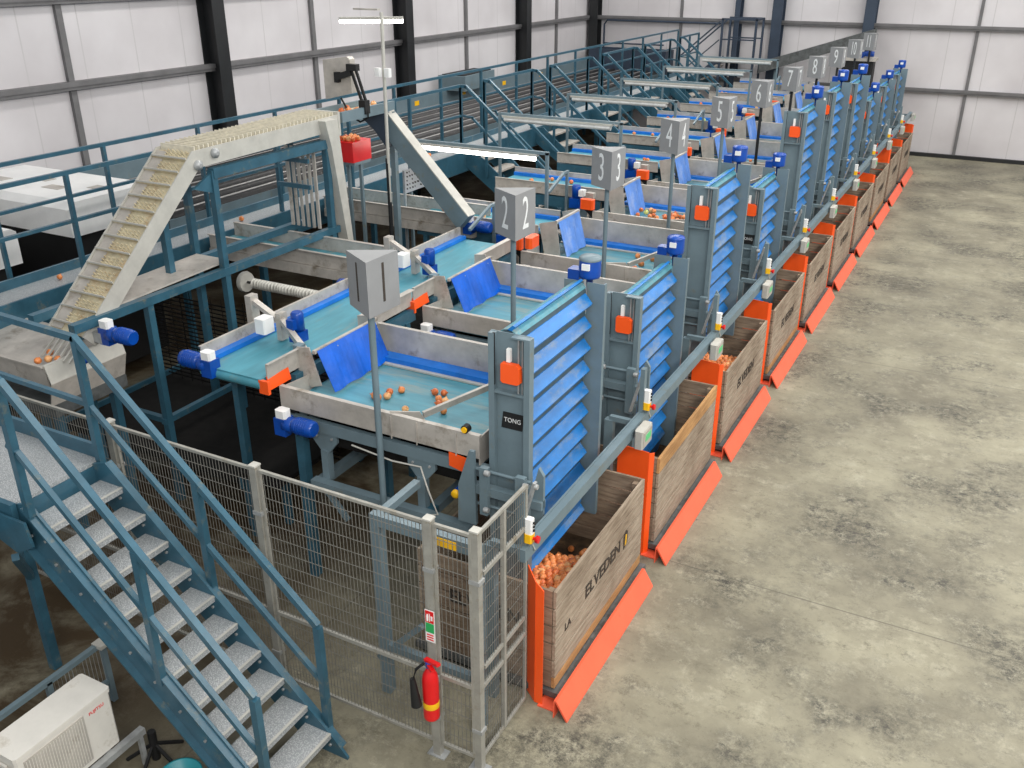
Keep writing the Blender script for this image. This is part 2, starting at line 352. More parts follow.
# ================================================================ BOXES along the row
BX0, BX1, BL = -3.46, -2.255, 1.83
Z0b, Z1b = .11, 1.01
def box_label(k, extra=''):
    base = ['weathered timber onion box with end board behind the mesh fence, nearest of the row',
            'timber box with a pale new top board below the number 2 sign',
            'timber box holding a heap of onions below the number 3 sign',
            'nearly empty timber box in the row below the number 4 sign',
            'timber box with a few onions at its near edge below the number 5 sign']
    return base[k] if k < 5 else 'timber box in the row below the %s sign' % NUM[k]
def make_box(k):
    y0 = 4.96 + DY * k; y1 = y0 + BL
    t = thing('onion_box', box_label(k), 'box', (BX1 - .6, y0 + BL / 2, Z0b), 'timber boxes along the filling line')
    H = Z1b - Z0b; nb = 5; bh = (H - .09) / nb
    sides = [MB(), MB()]; ends = [MB(), MB()]; newb = MB()
    for i in range(nb):
        za = Z0b + .1 + i * bh; zb = za + bh - .011
        for q, (x0, x1) in enumerate(((BX1 - .028, BX1), (BX0, BX0 + .028))):
            tgt = newb if (k == 1 and i == nb - 1 and q == 0) else sides[q]
            tgt.box(x0, x1, y0 + .002, y1 - .002, za, zb)
        for q, (ya, yb) in enumerate(((y0, y0 + .026), (y1 - .026, y1))):
            ends[q].box(BX0 + .03, BX1 - .03, ya, yb, za, zb)
    for q in (0, 1): sides[q].build('side_boards', 'wood', t); ends[q].build('end_boards', 'woodend', t)
    if newb.v: o = newb.build('top_board', 'woodnew', t); o['label'] = 'pale new top board'
    for xa in (BX0 + .03, BX1 - .09):
        for ya in (y0 + .027, y1 - .087):
            MB().prism([(xa, ya), (xa + .06, ya), (xa + .06, ya + .06), (xa, ya + .06)], Z0b + .1, Z1b - .03).build('corner_post', 'woodend', t)
    MB().box(BX0 + .03, BX1 - .03, y0 + .03, y1 - .03, Z0b + .1, Z0b + .125).build('bottom_boards', 'soil', t)
    for ya in (y0 + .0, (y0 + y1) / 2 - .05, y1 - .1):
        MB().box(BX0, BX1 - .03, ya, ya + .1, Z0b, Z0b + .1).build('runner', 'woodend', t)
    rb = MB().box(BX1 - .028, BX1 - .0, y0, y1, Z0b + .0, Z0b + .092).build('bottom_rail', 'woodnew' if k in (0, 3, 7) else 'wood', t)
    if k != 1:
        text('stencil', 'ELVEDEN', .165, 'ink', t, (BX1 + .002, (y0 + y1) / 2, Z0b + .52), (0, 1, 0), (0, 0, 1), 1.1, .0015, bold=.002)
        text('stencil', 'ELVEDEN', .17, 'ink', t, (BX0 + .6, y0 - .001, Z0b + .55), (1, 0, 0), (0, 0, 1), .9, .0015, bold=.002)
    if k == 0:
        text('stencil', 'LA', .1, 'ink', t, (BX1 + .002, y0 + .22, Z0b + .46), (0, 1, 0), (0, 0, 1), 1, .0015)
        MB().prism([(y1 - .46, .54), (y1 - .38, .58), (y1 - .38, .69), (y1 - .42, .72), (y1 - .47, .67)], BX1, BX1 + .003, 'x').build('crest', 'ink', t)
        MB().prism([(y1 - .44, .57), (y1 - .41, .58), (y1 - .405, .67), (y1 - .43, .68)], BX1 + .003, BX1 + .005, 'x').build('crest', 'yellow', t)
    return t
for k in range(NL): make_box(k)
# weighing platforms, orange kick guards, orange shields
for k in range(NL):
    y0 = 4.93 + DY * k
    t = thing('weighing_platform', 'low dark steel platform under the timber box below the %s sign' % NUM[k], 'platform', (-2.85, y0 + .93, 0), 'weighing platforms under the boxes')
    MB().box(-3.5, -2.2, y0, y0 + 1.88, .045, .098).build('deck_plate', 'platform', t)
    for ya in (y0 + .03, y0 + 1.78):
        MB().box(-3.45, -2.24, ya, ya + .07, 0, .045).build('foot_beam', 'black', t)
    # angled guard
    gy0 = 4.79 + DY * k; gy1 = gy0 + 1.86
    gl = 'orange kick guard on the floor beside the box below the %s sign' % NUM[k]
    g = MB().prism([(-2.185, .0), (-2.175, .0), (-2.172, .148), (-2.165, .150), (-2.085, .012), (-2.075, .0), (-2.065, .0), (-2.068, .016), (-2.158, .168), (-2.18, .163)], gy0, gy1, 'y')
    tag(g.build('kick_guard', 'guard'), gl, 'guard', 'orange kick guards along the floor')
for k in range(11):
    y = 4.86 + DY * k
    h = (1.13, 1.13, 1.15, 1.16, 1.19, 1.14, 1.16, 1.14, 1.30, 1.15, 1.2)[k]
    t = thing('orange_shield', 'upright orange shield %s' % ('beside the mesh gate, nearest of its row' if k == 0 else 'at the near end of the box below the %s sign' % NUM[k] if k < 10 else 'at the far end of the box row by the back wall'), 'shield', (-2.4, y, 0), 'orange shields between the boxes')
    if k == 0:
        MB().prism([(-2.37, 0.01), (-2.31, .01), (-2.31, h - .06), (-2.37, h - .0)], y, y + .008, 'y').build('front_plate', 'orange', t)
        MB().quad((-2.372, y + .002, .01), (-2.48, y + .09, .01), (-2.48, y + .09, h + .06), (-2.372, y + .002, h), .008).build('return_edge', 'orange', t)
    else:
        xl = -2.63
        MB().prism([(xl, .01), (-2.33, .01), (-2.33, h - .02), (xl, h + .0)], y, y + .008, 'y').build('front_plate', 'orange', t)
        MB().quad((-2.33, y + .004, .0), (-2.30, y + .06, .0), (-2.30, y + .06, h - .04), (-2.33, y + .004, h - .03), .008).build('folded_edge', 'orange', t)
        MB().quad((xl, y + .004, h - .35), (xl + .02, y + .12, h - .3), (xl + .02, y + .12, h + .07), (xl, y + .004, h), .008).build('return_edge', 'orange', t)
    MB().box(-2.34, -2.2, y - .02, y + .1, 0, .012).build('foot_plate', 'guard', t)

# onions lying in boxes
g1 = 'onions heaped in the nearest timber box'; pts = []
def heap(x0, x1, y0, y1, zf, n, label, group, sd=.062):
    c = []
    y = y0
    row = 0
    while y < y1:
        x = x0 + (sd / 2 if row % 2 else 0)
        while x < x1:
            c.append((x + random.uniform(-.008, .008), y + random.uniform(-.008, .008))); x += sd
        y += sd * .87; row += 1
    c.sort(key=lambda p: -p[0] * .6 + p[1] * .25)
    top = [(x, y, zf(x, y) + random.uniform(-.012, .014)) for x, y in c]
    for p in top[:n]: onion(p, label, group)
    rest = top[n:] + [(x + .02, y + .02, zf(x, y) - .06) for x, y in c]
    return rest
rest = heap(-2.98, -2.30, 5.02, 5.95, lambda x, y: .82 - .30 * max(0, y - 5.3) ** 1.5 - .26 * (-2.3 - x), 120,
            'brown skinned onion in the heap in the nearest timber box', g1)
rest += [(random.uniform(-3.35, -2.32), random.uniform(5.05, 6.7), .26 + random.uniform(0, .03)) for _ in range(60)]
stuff_onions('onion_heap', rest, 'lower onions of the heap filling the nearest timber box')
yb = 4.96 + DY * 2
rest = heap(-3.0, -2.30, yb + .05, yb + 1.0, lambda x, y: .93 - .26 * max(0, y - yb - .3), 55,
            'brown onion in the heap in the box below the number 3 sign', 'onions heaped in the third box')
stuff_onions('onion_heap', rest, 'further onions of the heap in the box below the number 3 sign')
for kk, n in ((4, 9), (6, 5)):
    yb = 4.96 + DY * kk
    for i in range(n):
        onion((-2.34 - .065 * (i % 4), yb + .07 + .06 * (i // 4), .93), 'onion at the near edge of the box below the %s sign' % NUM[kk], 'onions at the near edges of farther boxes')
    b = MB().prism([(-2.98, yb + .04), (-2.29, yb + .04), (-2.29, yb + .3), (-2.98, yb + .3)], .3, .945)
    pts = [(-2.95 + .066 * i, yb + .07 + .065 * j, .90 - l * .06) for i in range(10) for j in range(4) for l in range(11) if not (i > 5 and l == 0)]
    stuff_onions('onion_heap', pts, 'onions piled at the near end of the box below the %s sign' % NUM[kk])

# ================================================================ ELEVATOR TOWERS
TOPS = (2.80, 2.41, 2.95, 2.49, 3.15, 3.18, 3.08, 2.50, 2.55, 2.58)
def make_tower(k):
    y0 = 5.32 + DY * k; y1 = 6.55 + DY * k; zt = TOPS[k]; zb = zt - 2.14
    xl, xr = -2.98, -2.64
    t = thing('elevator_tower', 'blue belted elevator tower standing in the box below the %s sign' % NUM[k], 'elevator', (-2.8, (y0 + y1) / 2, zb), 'elevator towers filling the boxes')
    # near side panel: channel with flanges and a divider
    p = MB().box(xl, xr - .02, y0, y0 + .012, zb, zt)
    p.box(xl, xl + .05, y0 - .05, y0, zb, zt).box(xl, xl + .012, y0 - .05, y0, zb, zt)
    p.box(xr - .05, xr, y0 - .06, y0 + .012, zb, zt).box(xr - .15, xr, y0 - .06, y0 + .0, zt - .016, zt)
    p.box(xl + .05, xr - .05, y0 - .05, y0, zt - .46, zt - .44)
    o = p.build('near_side_panel', 'tower', t)
    MB().box(xl + .035, xl + .05, y0 - .045, y0 - .03, zt - .4, zt).build('edge_seal', 'black', o)
    if k in (0, 3):
        b = MB().prism([(xl + .10, zt - .62), (xr - .07, zt - .62), (xr - .085, zt - .75), (xl + .085, zt - .75)], y0 - .008, y0 - .001, 'y').build('badge', 'black', t)
        text('lettering', 'TONG', .052, 'signwhite', b, (xl + .178, y0 - .0095, zt - .68), (1, 0, 0), (0, 0, 1), .92, .001)
    # orange sensor cover on its slide
    MB().box(-2.75, -2.74, y0 - .03, y0 - .015, zt - .45, zt - .02).box(-2.72, -2.71, y0 - .03, y0 - .015, zt - .45, zt - .02).build('slide_rods', 'galv', t)
    xs = [(-2.865, zt - .215), (-2.86, zt - .205), (-2.74, zt - .205), (-2.715, zt - .23), (-2.712, zt - .34), (-2.735, zt - .355), (-2.85, zt - .355), (-2.865, zt - .34)]
    cv = MB().prism(xs, y0 - .075, y0 - .03, 'y').build('orange_cover', 'orange', t)
    MB().box(-2.83, -2.8, y0 - .05, y0 - .02, zt - .2, zt - .10).build('cable_gland', 'white', cv)
    # far side panel
    p = MB().box(xl, xl + .17, y1, y1 + .012, zb, zt + .02).box(xl + .20, xr + .02, y1, y1 + .012, zb, zt + .02).box(xl + .17, xl + .2, y1, y1 + .012, zb, zt - .25)
    p.box(xr, xr + .02, y1, y1 + .05, zb, zt + .02)
    p.build('far_side_panel', 'tower', t)
    # belt loop: rounded at the top
    zc = zt - .13 if k != 0 else zt - .06
    prof = [(xl + .05, zb + .05), (xr - .14, zb + .02)]
    R_ = (xr - .14 - xl - .05) / 2; cx_ = xl + .05 + R_
    for i in range(9):
        a = math.pi * i / 8; prof.append((cx_ + R_ * math.cos(a), zc + R_ * math.sin(a)))
    b = MB(); n = len(prof)
    b.prism(prof, y0 + .02, y1 - .01, 'y')
    belt = b.build('belt', 'beltface', t)
    MB().prism([(p_[0] + (.004 if p_[0] > cx_ else -.004), p_[1] + .006) for p_ in prof[3:10]], y0 + .021, y1 - .011, 'y').build('belt_head', 'beltteal', belt)
    z = zc - .04; i = 0
    xb = xr - .145
    while z > zb + .06:
        c = MB().prism([(xb, z + .015), (xb, z + .035), (xb + .012, z + .034), (xb + .075, z - .042), (xb + .07, z - .056)], y0 + .015, y1 - .03, 'y')
        c.build('flight', 'cleat', belt); z -= .195; i += 1
    MB().quad((xb + .05, y0 + .02, zb + .2), (xb + .05, y1 - .05, zb + .2), (xb + .01, y1 - .05, zb - .03), (xb + .01, y0 + .02, zb - .03), .012).build('lower_apron', 'cleat', belt)
    # flight lying over the head
    MB().prism([(cx_ - .01, zc + R_ - .005), (cx_ + .03, zc + R_ - .01), (cx_ + .06, zc + R_ + .03), (cx_ + .04, zc + R_ + .04)], y0 + .02, y1 - .04, 'y').build('flight', 'cleat', belt)
    # vertical motor at the head
    mx, my = xl + .19, y1 - .02
    m_ = MB().lathe([(.02, -.16), (.03, -.03), (.085, -.02), (.09, .0), (.09, .12), (.085, .13)], (mx, my + .10, zt + .06), n=16).build('head_motor', 'motor', t)
    MB().lathe([(.092, 0), (.094, .012), (.08, .03), (.03, .035)], (mx, my + .10, zt + .185), n=16).build('fan_cowl', 'motor' if k else 'tower', m_)
    MB().box(mx - .17, mx - .07, my + .04, my + .15, zt - .01, zt + .1).build('gear_head', 'motor', m_)
    MB().box(mx - .03, mx + .035, my - .005, my + .02, zt + .12, zt + .17).build('rating_plate', 'white', m_)
    return t
for k in range(NL): make_tower(k)

# ================================================================ LONG BUMP RAIL, TERMINALS, PENDANTS
t = thing('bump_rail', 'long grey steel rail running in front of all the elevator towers', 'rail', (-2.42, 15.5, .6))
MB().box(-2.45, -2.39, 4.72, 27.1, 1.38, 1.48).box(-2.47, -2.45, 4.72, 27.1, 1.47, 1.485).build('rail_tube', 'tower', t)
for k in range(11):
    y = 4.78 + DY * k
    MB().box(-2.74, -2.66, y - .02, y + .05, 0.0, 1.4).box(-2.70, -2.45, y - .01, y + .04, 1.39, 1.44).build('support_post', 'tower', t)
for k in range(1, 11):
    y = 4.66 + DY * k
    t = thing('weigh_terminal', 'grey weighing terminal with green display on the long rail %s' % ('before the %s sign box' % NUM[k] if k < 10 else 'at its far end'), 'terminal', (-2.42, y, 1.485), 'weighing terminals on the long rail')
    b = MB().box(-2.37, -2.29, y - .12, y + .12, 1.30, 1.47, .012).build('housing', 'galvlight', t)
    MB().box(-2.29, -2.285, y - .1, y + .1, 1.315, 1.455).build('front_panel', 'steel', b)
    MB().box(-2.285, -2.282, y - .06, y + .07, 1.36, 1.42).build('display', 'screen', b)
    MB().box(-2.39, -2.37, y - .03, y + .03, 1.39, 1.45).build('bracket', 'galv', t)
for k in range(NL):
    y = 4.80 + DY * k + (.12 if k else 0)
    t = thing('stop_pendant', 'white and yellow stop button box %s' % ('near the mesh gate' if k == 0 else 'on the long rail below the %s sign' % NUM[k]), 'control box', (-2.45, y, 1.48), 'stop buttons along the long rail')
    MB().box(-2.47, -2.43, y - .03, y + .03, 1.48, 1.9).build('mounting_bar', 'tower', t)
    b = MB().box(-2.43, -2.37, y - .025, y + .025, 1.58, 1.70, .01).build('button_box', 'white', t)
    for zz in (1.61, 1.64, 1.67): MB().lathe([(.01, 0), (.01, .01)], (-2.37, y, zz), (1, 0, 0), 8).build('push_button', 'black', b)
    MB().box(-2.43, -2.37, y - .032, y + .032, 1.51, 1.58, .01).build('stop_box', 'yellow', b)
    MB().lathe([(.012, 0), (.012, .02), (.028, .022), (.026, .045)], (-2.37, y, 1.545), (1, 0, 0), 10).build('stop_button', 'red', b)
    MB().tube([(-2.40, y + .02, 1.51), (-2.38, y + .05, 1.42), (-2.42, y + .1, 1.36), (-2.46, y + .15, 1.4)], .006, 5).build('cable', 'galvlight', t)

# ================================================================ LANE CONVEYORS
def gearmotor(parent, x, y, z, name='drive_motor', flip=1, vertical=False):
    """blue gearmotor lying along X with white terminal box"""
    m_ = MB().lathe([(.03, 0), (.066, .01), (.072, .03), (.072, .2), (.058, .215)], (x, y, z), (flip, 0, 0), 12)
    m_.lathe([(.04, 0), (.07, .01), (.07, .09), (.05, .11)], (x - flip * .1, y, z - .01), (flip, 0, 0), 10)
    m_.box(x - flip * .17, x - flip * .05, y - .06, y + .06, z - .11, z + .05)
    m_ = m_.build(name, 'motor', parent)
    MB().box(x - flip * .16, x - flip * .05, y - .05, y + .04, z + .05, z + .12, .015).build('terminal_box', 'white', m_)
    f_ = MB()
    for i in range(6): f_.lathe([(.074, 0), (.078, .004), (.074, .008)], (x + flip * (.05 + i * .022), y, z), (flip, 0, 0), 12)
    f_.build('cooling_fins', 'motor', m_)
    return m_
def make_lane():
    t = thing('lane_conveyor', 'short wide belt conveyor with steel sides under the number 1 sign', 'conveyor', (-4.05, 5.97, 0), 'lane conveyors feeding the elevator towers')
    x0, x1, ya, yb = -5.03, -3.09, 5.32, 6.62
    # near side rail with jogs
    p = MB().box(x0, x1, ya, ya + .012, 1.72, 1.915).box(x0, x1, ya - .0, ya + .045, 1.905, 1.918)
    for x in (-3.9, -3.66, -3.3): p.box(x, x + .012, ya - .012, ya, 1.70, 1.90)
    p.build('near_side_rail', 'steel', t)
    p = MB().box(x0 + .1, x1, yb - .012, yb, 1.72, 2.06).box(x0 + .1, x1, yb - .012, yb + .03, 2.05, 2.062)
    p.build('far_side_rail', 'steel', t)
    MB().prism([(ya + .01, 1.66), (yb, 1.70), (yb, 1.98), (yb - .35, 1.93), (ya + .01, 1.9)], x1 - .012, x1, 'x').build('end_plate', 'steel', t)
    MB().prism([(ya + .01, 1.70), (ya + .5, 1.70), (ya + .5, 1.86), (ya + .01, 1.9)], x0, x0 + .012, 'x').build('tail_plate', 'steel', t)
    b = MB().box(x0 + .02, x1 - .02, ya + .03, yb - .03, 1.70, 1.735).build('belt', 'beltteal', t)
    MB().box(x0 + .02, x1 - .02, yb - .15, yb - .014, 1.738, 1.80).build('blue_edge_strip', 'beltblue', t)
    MB().box(x0 + .02, x1 - .02, yb - .19, yb - .15, 1.738, 1.755).build('edge_lip', 'galvlight', t)
    for x in (x0 + .07, x1 - .07): MB().lathe([(.045, 0), (.045, yb - ya - .08)], (x, ya + .04, 1.69), (0, 1, 0), 12).build('end_roller', 'black', t)
    # under frame
    fr = MB().box(x0 - .02, x1 + .2, ya + .01, ya + .06, 1.56, 1.66).box(x0, x1 + .1, yb - .06, yb - .01, 1.56, 1.66)
    for x in (x0 + .2, -4.0, x1 - .1): fr.box(x, x + .05, ya + .06, yb - .06, 1.58, 1.64)
    fr.build('under_frame', 'tower', t)
    for x in (x0 + .42, x1 - .55):
        g = MB().prism([(x - .13, 1.56), (x + .13, 1.56), (x + .13, 1.49), (x + .04, 1.38), (x - .04, 1.38), (x - .13, 1.49)], ya + .02, ya + .05, 'y').build('gusset', 'tower', t)
        MB().lathe([(.012, 0), (.012, .012)], (x - .08, ya + .02, 1.52), (0, -1, 0), 6).lathe([(.012, 0), (.012, .012)], (x + .08, ya + .02, 1.52), (0, -1, 0), 6).build('bolts', 'galv', g)
        MB().box(x - .035, x + .035, ya + .0, ya + .07, 1.12, 1.40).build('stub_leg', 'tower', t)
    for x in (x0 + .1, -3.62):
        for y in (ya + .02, yb - .1):
            MB().box(x, x + .08, y, y + .08, 0, 1.56 if x < -4.5 else 1.12).build('leg', 'teal', t)
    fr = MB().box(-4.72, -3.15, ya - .08, ya, 1.04, 1.13).box(-4.72, -4.64, ya, yb, 1.04, 1.12).box(-3.62, -3.54, ya, yb, 1.04, 1.12)
    fr.bar((-4.6, ya - .04, 1.06), (-4.38, ya - .04, .8), .04).box(-3.62, -3.05, yb - .1, yb - .03, 1.04, 1.13)
    fr.build('lower_frame', 'tower', t)
    # support bracket leaning at the tower side and the tie bars
    MB().prism([(-3.10, 1.86), (-3.06, 1.86), (-3.05, 1.40), (-3.05, 1.22), (-3.21, 1.22), (-3.20, 1.55)], ya - .14, ya - .11, 'y').build('side_bracket', 'tower', t)
    lk = MB().box(-3.13, -2.5, ya - .13, ya - .06, 1.50, 1.57).box(-3.0, -2.93, ya - .17, ya - .12, 1.35, 1.76).box(-2.70, -2.62, ya - .17, ya - .12, 1.3, 1.76)
    lk.tube([(-3.1, ya - .1, 1.70), (-2.6, ya - .1, 1.70)], .014, 6).tube([(-3.1, ya - .1, 1.40), (-2.6, ya - .1, 1.40)], .014, 6)
    lk.build('tie_frame', 'tower', t)
    for x, z in ((-2.92, 1.74), (-2.60, 1.72), (-2.93, 1.42), (-2.52, 1.74)):
        MB().lathe([(.02, -.02), (.024, 0), (.02, .02)], (x, ya - .19, z), (1, 0, 0), 10).build('pivot_boss', 'galv', t)
    MB().prism([(-2.60, 1.30), (-2.50, 1.30), (-2.50, 1.78), (-2.54, 1.84), (-2.60, 1.6)], ya - .10, ya - .07, 'y').build('hanger_plate', 'tower', t)
    MB().bar((-2.62, ya - .22, 1.36), (-2.52, ya - .2, 1.78), .045, .02, (1, 0, 0)).build('stay_bar', 'galv', t)
    for x, z in ((-3.27, 1.40), (-2.99, 1.47)):
        c = MB().lathe([(.036, 0), (.036, .32)], (x, ya - .06, z), (0, 1, 0), 12).build('shaft', 'motor', t)
        MB().lathe([(.012, -.03), (.034, -.028), (.036, 0)], (x, ya - .06, z), (0, 1, 0), 12).build('yellow_cap', 'yellow', c)
    c = MB().lathe([(.034, 0), (.034, .05)], (-3.2, ya - .03, 1.96), (0, 1, 0), 12).build('idler_end', 'black', t)
    MB().lathe([(.024, 0), (.024, .012)], (-3.2, ya - .042, 1.96), (0, 1, 0), 12).build('yellow_cap', 'yellow', c)
    MB().quad((-3.36, ya - .006, 1.72), (-3.17, ya - .006, 1.70), (-3.18, ya - .006, 1.56), (-3.36, ya - .006, 1.60), .006).build('orange_marker', 'orange', t)
    gearmotor(t, -4.80, ya - .12, 1.66)
    MB().tube([(-4.3, ya - .01, 1.54), (-3.9, ya - .015, 1.5), (-3.62, ya - .02, 1.52), (-3.54, ya - .05, 1.35), (-3.45, ya - .06, 1.15), (-3.65, ya - .07, 1.09), (-3.8, ya - .07, 1.0)], .008, 5).build('cable', 'galvlight', t)
    # diverting arm lying over the belt
    arm = MB().quad((-3.92, ya + .02, 1.93), (-3.70, ya + .12, 1.93), (-3.66, ya + .14, 1.85), (-3.86, ya + .05, 1.85), .012)
    arm.bar((-3.68, ya + .14, 1.90), (-3.18, yb - .18, 2.03), .03, .05).tube([(-3.42, ya + .75, 2.0), (-3.12, ya + .93, 2.06)], .022, 8)
    arm.build('diverter_arm', 'steel', t)
    MB().box(x0 + .2, x1, ya + .06, yb - .06, 1.44, 1.56).build('belt_return', 'darkbelt', t)
    return t
lane = make_lane()
for k in range(1, NL): copy_tree(lane, (0, DY * k, 0), 'short wide belt conveyor with steel sides under the %s sign' % NUM[k])
lg = 'onions loose on lane belt 1'
for p in [(377, 0)]: pass
for x, y in ((-4.36, 5.78), (-4.30, 5.84), (-4.33, 5.92), (-4.26, 6.0), (-4.40, 5.80), (-4.02, 5.70), (-3.98, 6.1), (-3.88, 6.0), (-3.8, 5.98), (-3.83, 5.92), (-3.9, 6.12), (-3.72, 5.82)):
    onion((x, y, 1.765), 'onion lying loose on the belt under the number 1 sign', lg)
for k, n in ((2, 7), (3, 75), (4, 8), (5, 8), (1, 2)):
    for i in range(n):
        x = random.uniform(-4.7, -3.3) if k != 3 else random.uniform(-4.55, -3.15); y = random.uniform(5.45, 6.4) + DY * k
        if k in (1, 2): x = random.uniform(-3.9, -3.4)
        if k == 3: y = DY * k + random.uniform(5.42, 6.2)
        onion((x, y, 1.765 if k != 3 else 1.765 + random.choice((0, .04, .08))), 'onion on the lane belt under the %s sign' % NUM[k], 'onions on the farther lane belts')

# ================================================================ NUMBER SIGNS
SX, SYo, ST = -3.88, 5.16, .0
def make_sign(k):
    y = SYo + DY * k; n = str(k + 1)
    z0, z1 = 2.84, 3.26
    dz = .010 * k; z0 += dz; z1 += dz; ox = -.05 + .018 * k
    t = thing('number_sign', 'grey three-sided lane sign with white numeral %s on a pole' % n if k else 'grey three-sided lane sign with white numeral 1, nearest on its pole', 'sign', (SX + .01, y, 1.13), 'numbered lane signs on poles')
    A = Vector((-4.06 + ox, y + .03)); B = Vector((-3.745 + ox, y - .16)); D = Vector((-3.73 + ox, y + .21))
    b = MB().prism([tuple(A), tuple(B), tuple(D)], z0, z1).build('sign_box', 'signgrey', t)
    MB().tube([(SX + .03 + ox, y, 1.13), (SX + .03 + ox, y, z0)], .026, 10).build('pole', 'tower' if k == 0 else 'darksteel' if k > 4 else 'tower', t)
    MB().box(SX - .02 + ox, SX + .08 + ox, y - .05, y + .05, 1.13, 1.15).build('base_plate', 'tower', t)
    for P, Q in ((A, B), (B, D)):
        d = (Q - P).normalized(); nrm = Vector((d.y, -d.x)); c = (P + Q) / 2 + nrm * .0015
        text('numeral', n, .43, 'signwhite' if k else 'ink', b, (c.x, c.y, (z0 + z1) / 2), (d.x, d.y, 0), (0, 0, 1), .58 if k < 9 else .40, .001)
    return t
for k in range(11): make_sign(k)

# ================================================================ TRANSFER CONVEYORS (run along Y, drop through a blue curtain)
def make_transfer():
    t = thing('transfer_conveyor', 'long narrow blue belt behind the number 1 sign dropping through a blue curtain', 'conveyor', (-5.45, 6.3, 0), 'transfer belts feeding the lanes')
    xl, xr, y0, y1 = -5.85, -5.12, 5.28, 7.46
    MB().box(xl, xl + .012, y0, y1, 1.93, 2.13).box(xl - .02, xl + .012, y0, y1, 2.12, 2.132).build('far_rail', 'steel', t)
    MB().box(xr, xr + .012, y0, y0 + .42, 1.93, 2.11).box(xr, xr + .03, y0, y0 + .42, 2.10, 2.112).build('near_rail', 'steel', t)
    MB().box(xr, xr + .012, y0 + 1.3, y1, 1.93, 2.11).box(xr - .01, xr + .06, y0 + 1.3, y1, 2.10, 2.112).build('near_rail', 'steel', t)
    MB().box(xl + .03, xr - .02, y0 - .05, y1, 1.955, 1.985).build('belt', 'beltlong', t)
    MB().box(xl + .012, xl + .09, y0, y1, 1.988, 2.03).build('blue_edge_strip', 'beltblue', t)
    MB().lathe([(.05, 0), (.05, xr - xl - .06)], (xl + .03, y0 - .02, 1.93), (1, 0, 0), 12).build('end_roller', 'beltlong', t)
    MB().box(xr - .01, xr + .05, y0 + .3, y1, 1.78, 1.90).box(xl, xl + .05, y0 + .1, y1, 1.8, 1.9).build('frame_beam', 'teal', t)
    MB().quad((-5.12, y0 - .0, 2.0), (-5.12, y0 + .26, 2.02), (-5.09, y0 + .26, 1.88), (-5.09, y0 - .02, 1.88), .01).build('orange_marker', 'orange', t)
    MB().box(-5.16, -5.06, y0 - .06, y0 - .03, 1.86, 1.98).build('orange_marker', 'orange', t)
    # chute side plate and curtain
    MB().prism([(-5.12, 2.12), (-4.98, 2.14), (-4.88, 1.80), (-5.0, 1.76), (-5.12, 1.9)], 5.68, 5.692, 'y').build('chute_plate', 'steel', t)
    MB().prism([(-5.12, 2.12), (-4.98, 2.14), (-4.88, 1.80), (-5.0, 1.76), (-5.12, 1.9)], 6.56, 6.572, 'y').build('chute_plate', 'steel', t)
    MB().box(-4.93, -4.90, 5.66, 6.58, 2.1, 2.13).build('curtain_bar', 'steel', t)
    c = MB(); n = 14
    for i in range(n):
        a0 = 5.69 + .84 * i / n; a1 = 5.69 + .84 * (i + 1) / n
        w0 = .012 * math.sin(i * 1.3); w1 = .012 * math.sin((i + 1) * 1.3)
        c.quad((-4.90 + w0 * .2, a0, 2.12), (-4.90 + w1 * .2, a1, 2.12), (-4.74 + w1, a1, 1.765), (-4.74 + w0, a0, 1.765), .005)
    cu = c.build('curtain', 'curtain', t)
    s_ = MB()
    for y in (5.75, 5.95, 6.3, 6.45): s_.lathe([(.008, 0), (.006, .006)], (-4.885, y, 2.08), (1, 0, .4), 6)
    s_.build('curtain_studs', 'galv', cu)
    # gate unit across the belt
    g = MB().box(-5.95, -5.88, 5.98, 6.08, 1.8, 2.36).bar((-5.92, 6.03, 2.32), (-5.5, 6.0, 2.14), .06, .04).box(-5.58, -5.52, 5.95, 6.05, 2.0, 2.26)
    g.bar((-5.56, 6.0, 2.2), (-5.08, 5.75, 2.06), .05, .05)
    g.build('gate_bracket', 'steel', t)
    MB().box(-5.18, -5.10, 5.70, 5.78, 1.45, 2.12).build('gate_post', 'tower', t)
    MB().box(-5.66, -5.54, 5.76, 5.90, 2.12, 2.26, .012).build('gate_terminal_box', 'white', t)
    m_ = MB().lathe([(.03, 0), (.06, .01), (.06, .16), (.045, .18)], (-5.36, 6.0, 2.12), (0, 0, 1), 12).box(-5.42, -5.30, 5.93, 6.06, 2.02, 2.12).build('gate_motor', 'motor', t)
    MB().box(-5.40, -5.32, 5.89, 5.94, 2.16, 2.25).build('junction_lid', 'motor', m_)
    gearmotor(t, -5.80, 5.12 + .1, 2.02, flip=-1)
    for x, y in ((xl, y0 + .3), (xr, y1 - .2), (xl, y1 - .2)):
        MB().box(x, x + .07, y, y + .07, 0, 1.8).build('leg', 'teal', t)
    # orange hood at far side of the chute
    MB().box(-4.84, -4.74, 7.24, 7.48, 2.05, 2.18, .03).build('orange_hood', 'orange', t)
    return t
tr = make_transfer()
hood_here = [c for c in kids(tr) if c.name.startswith('orange_hood')]
copy_tree(tr, (0, DY, 0), 'narrow blue transfer belt with blue curtain, left of the number 2 sign')
for c in hood_here: bpy.data.objects.remove(c)
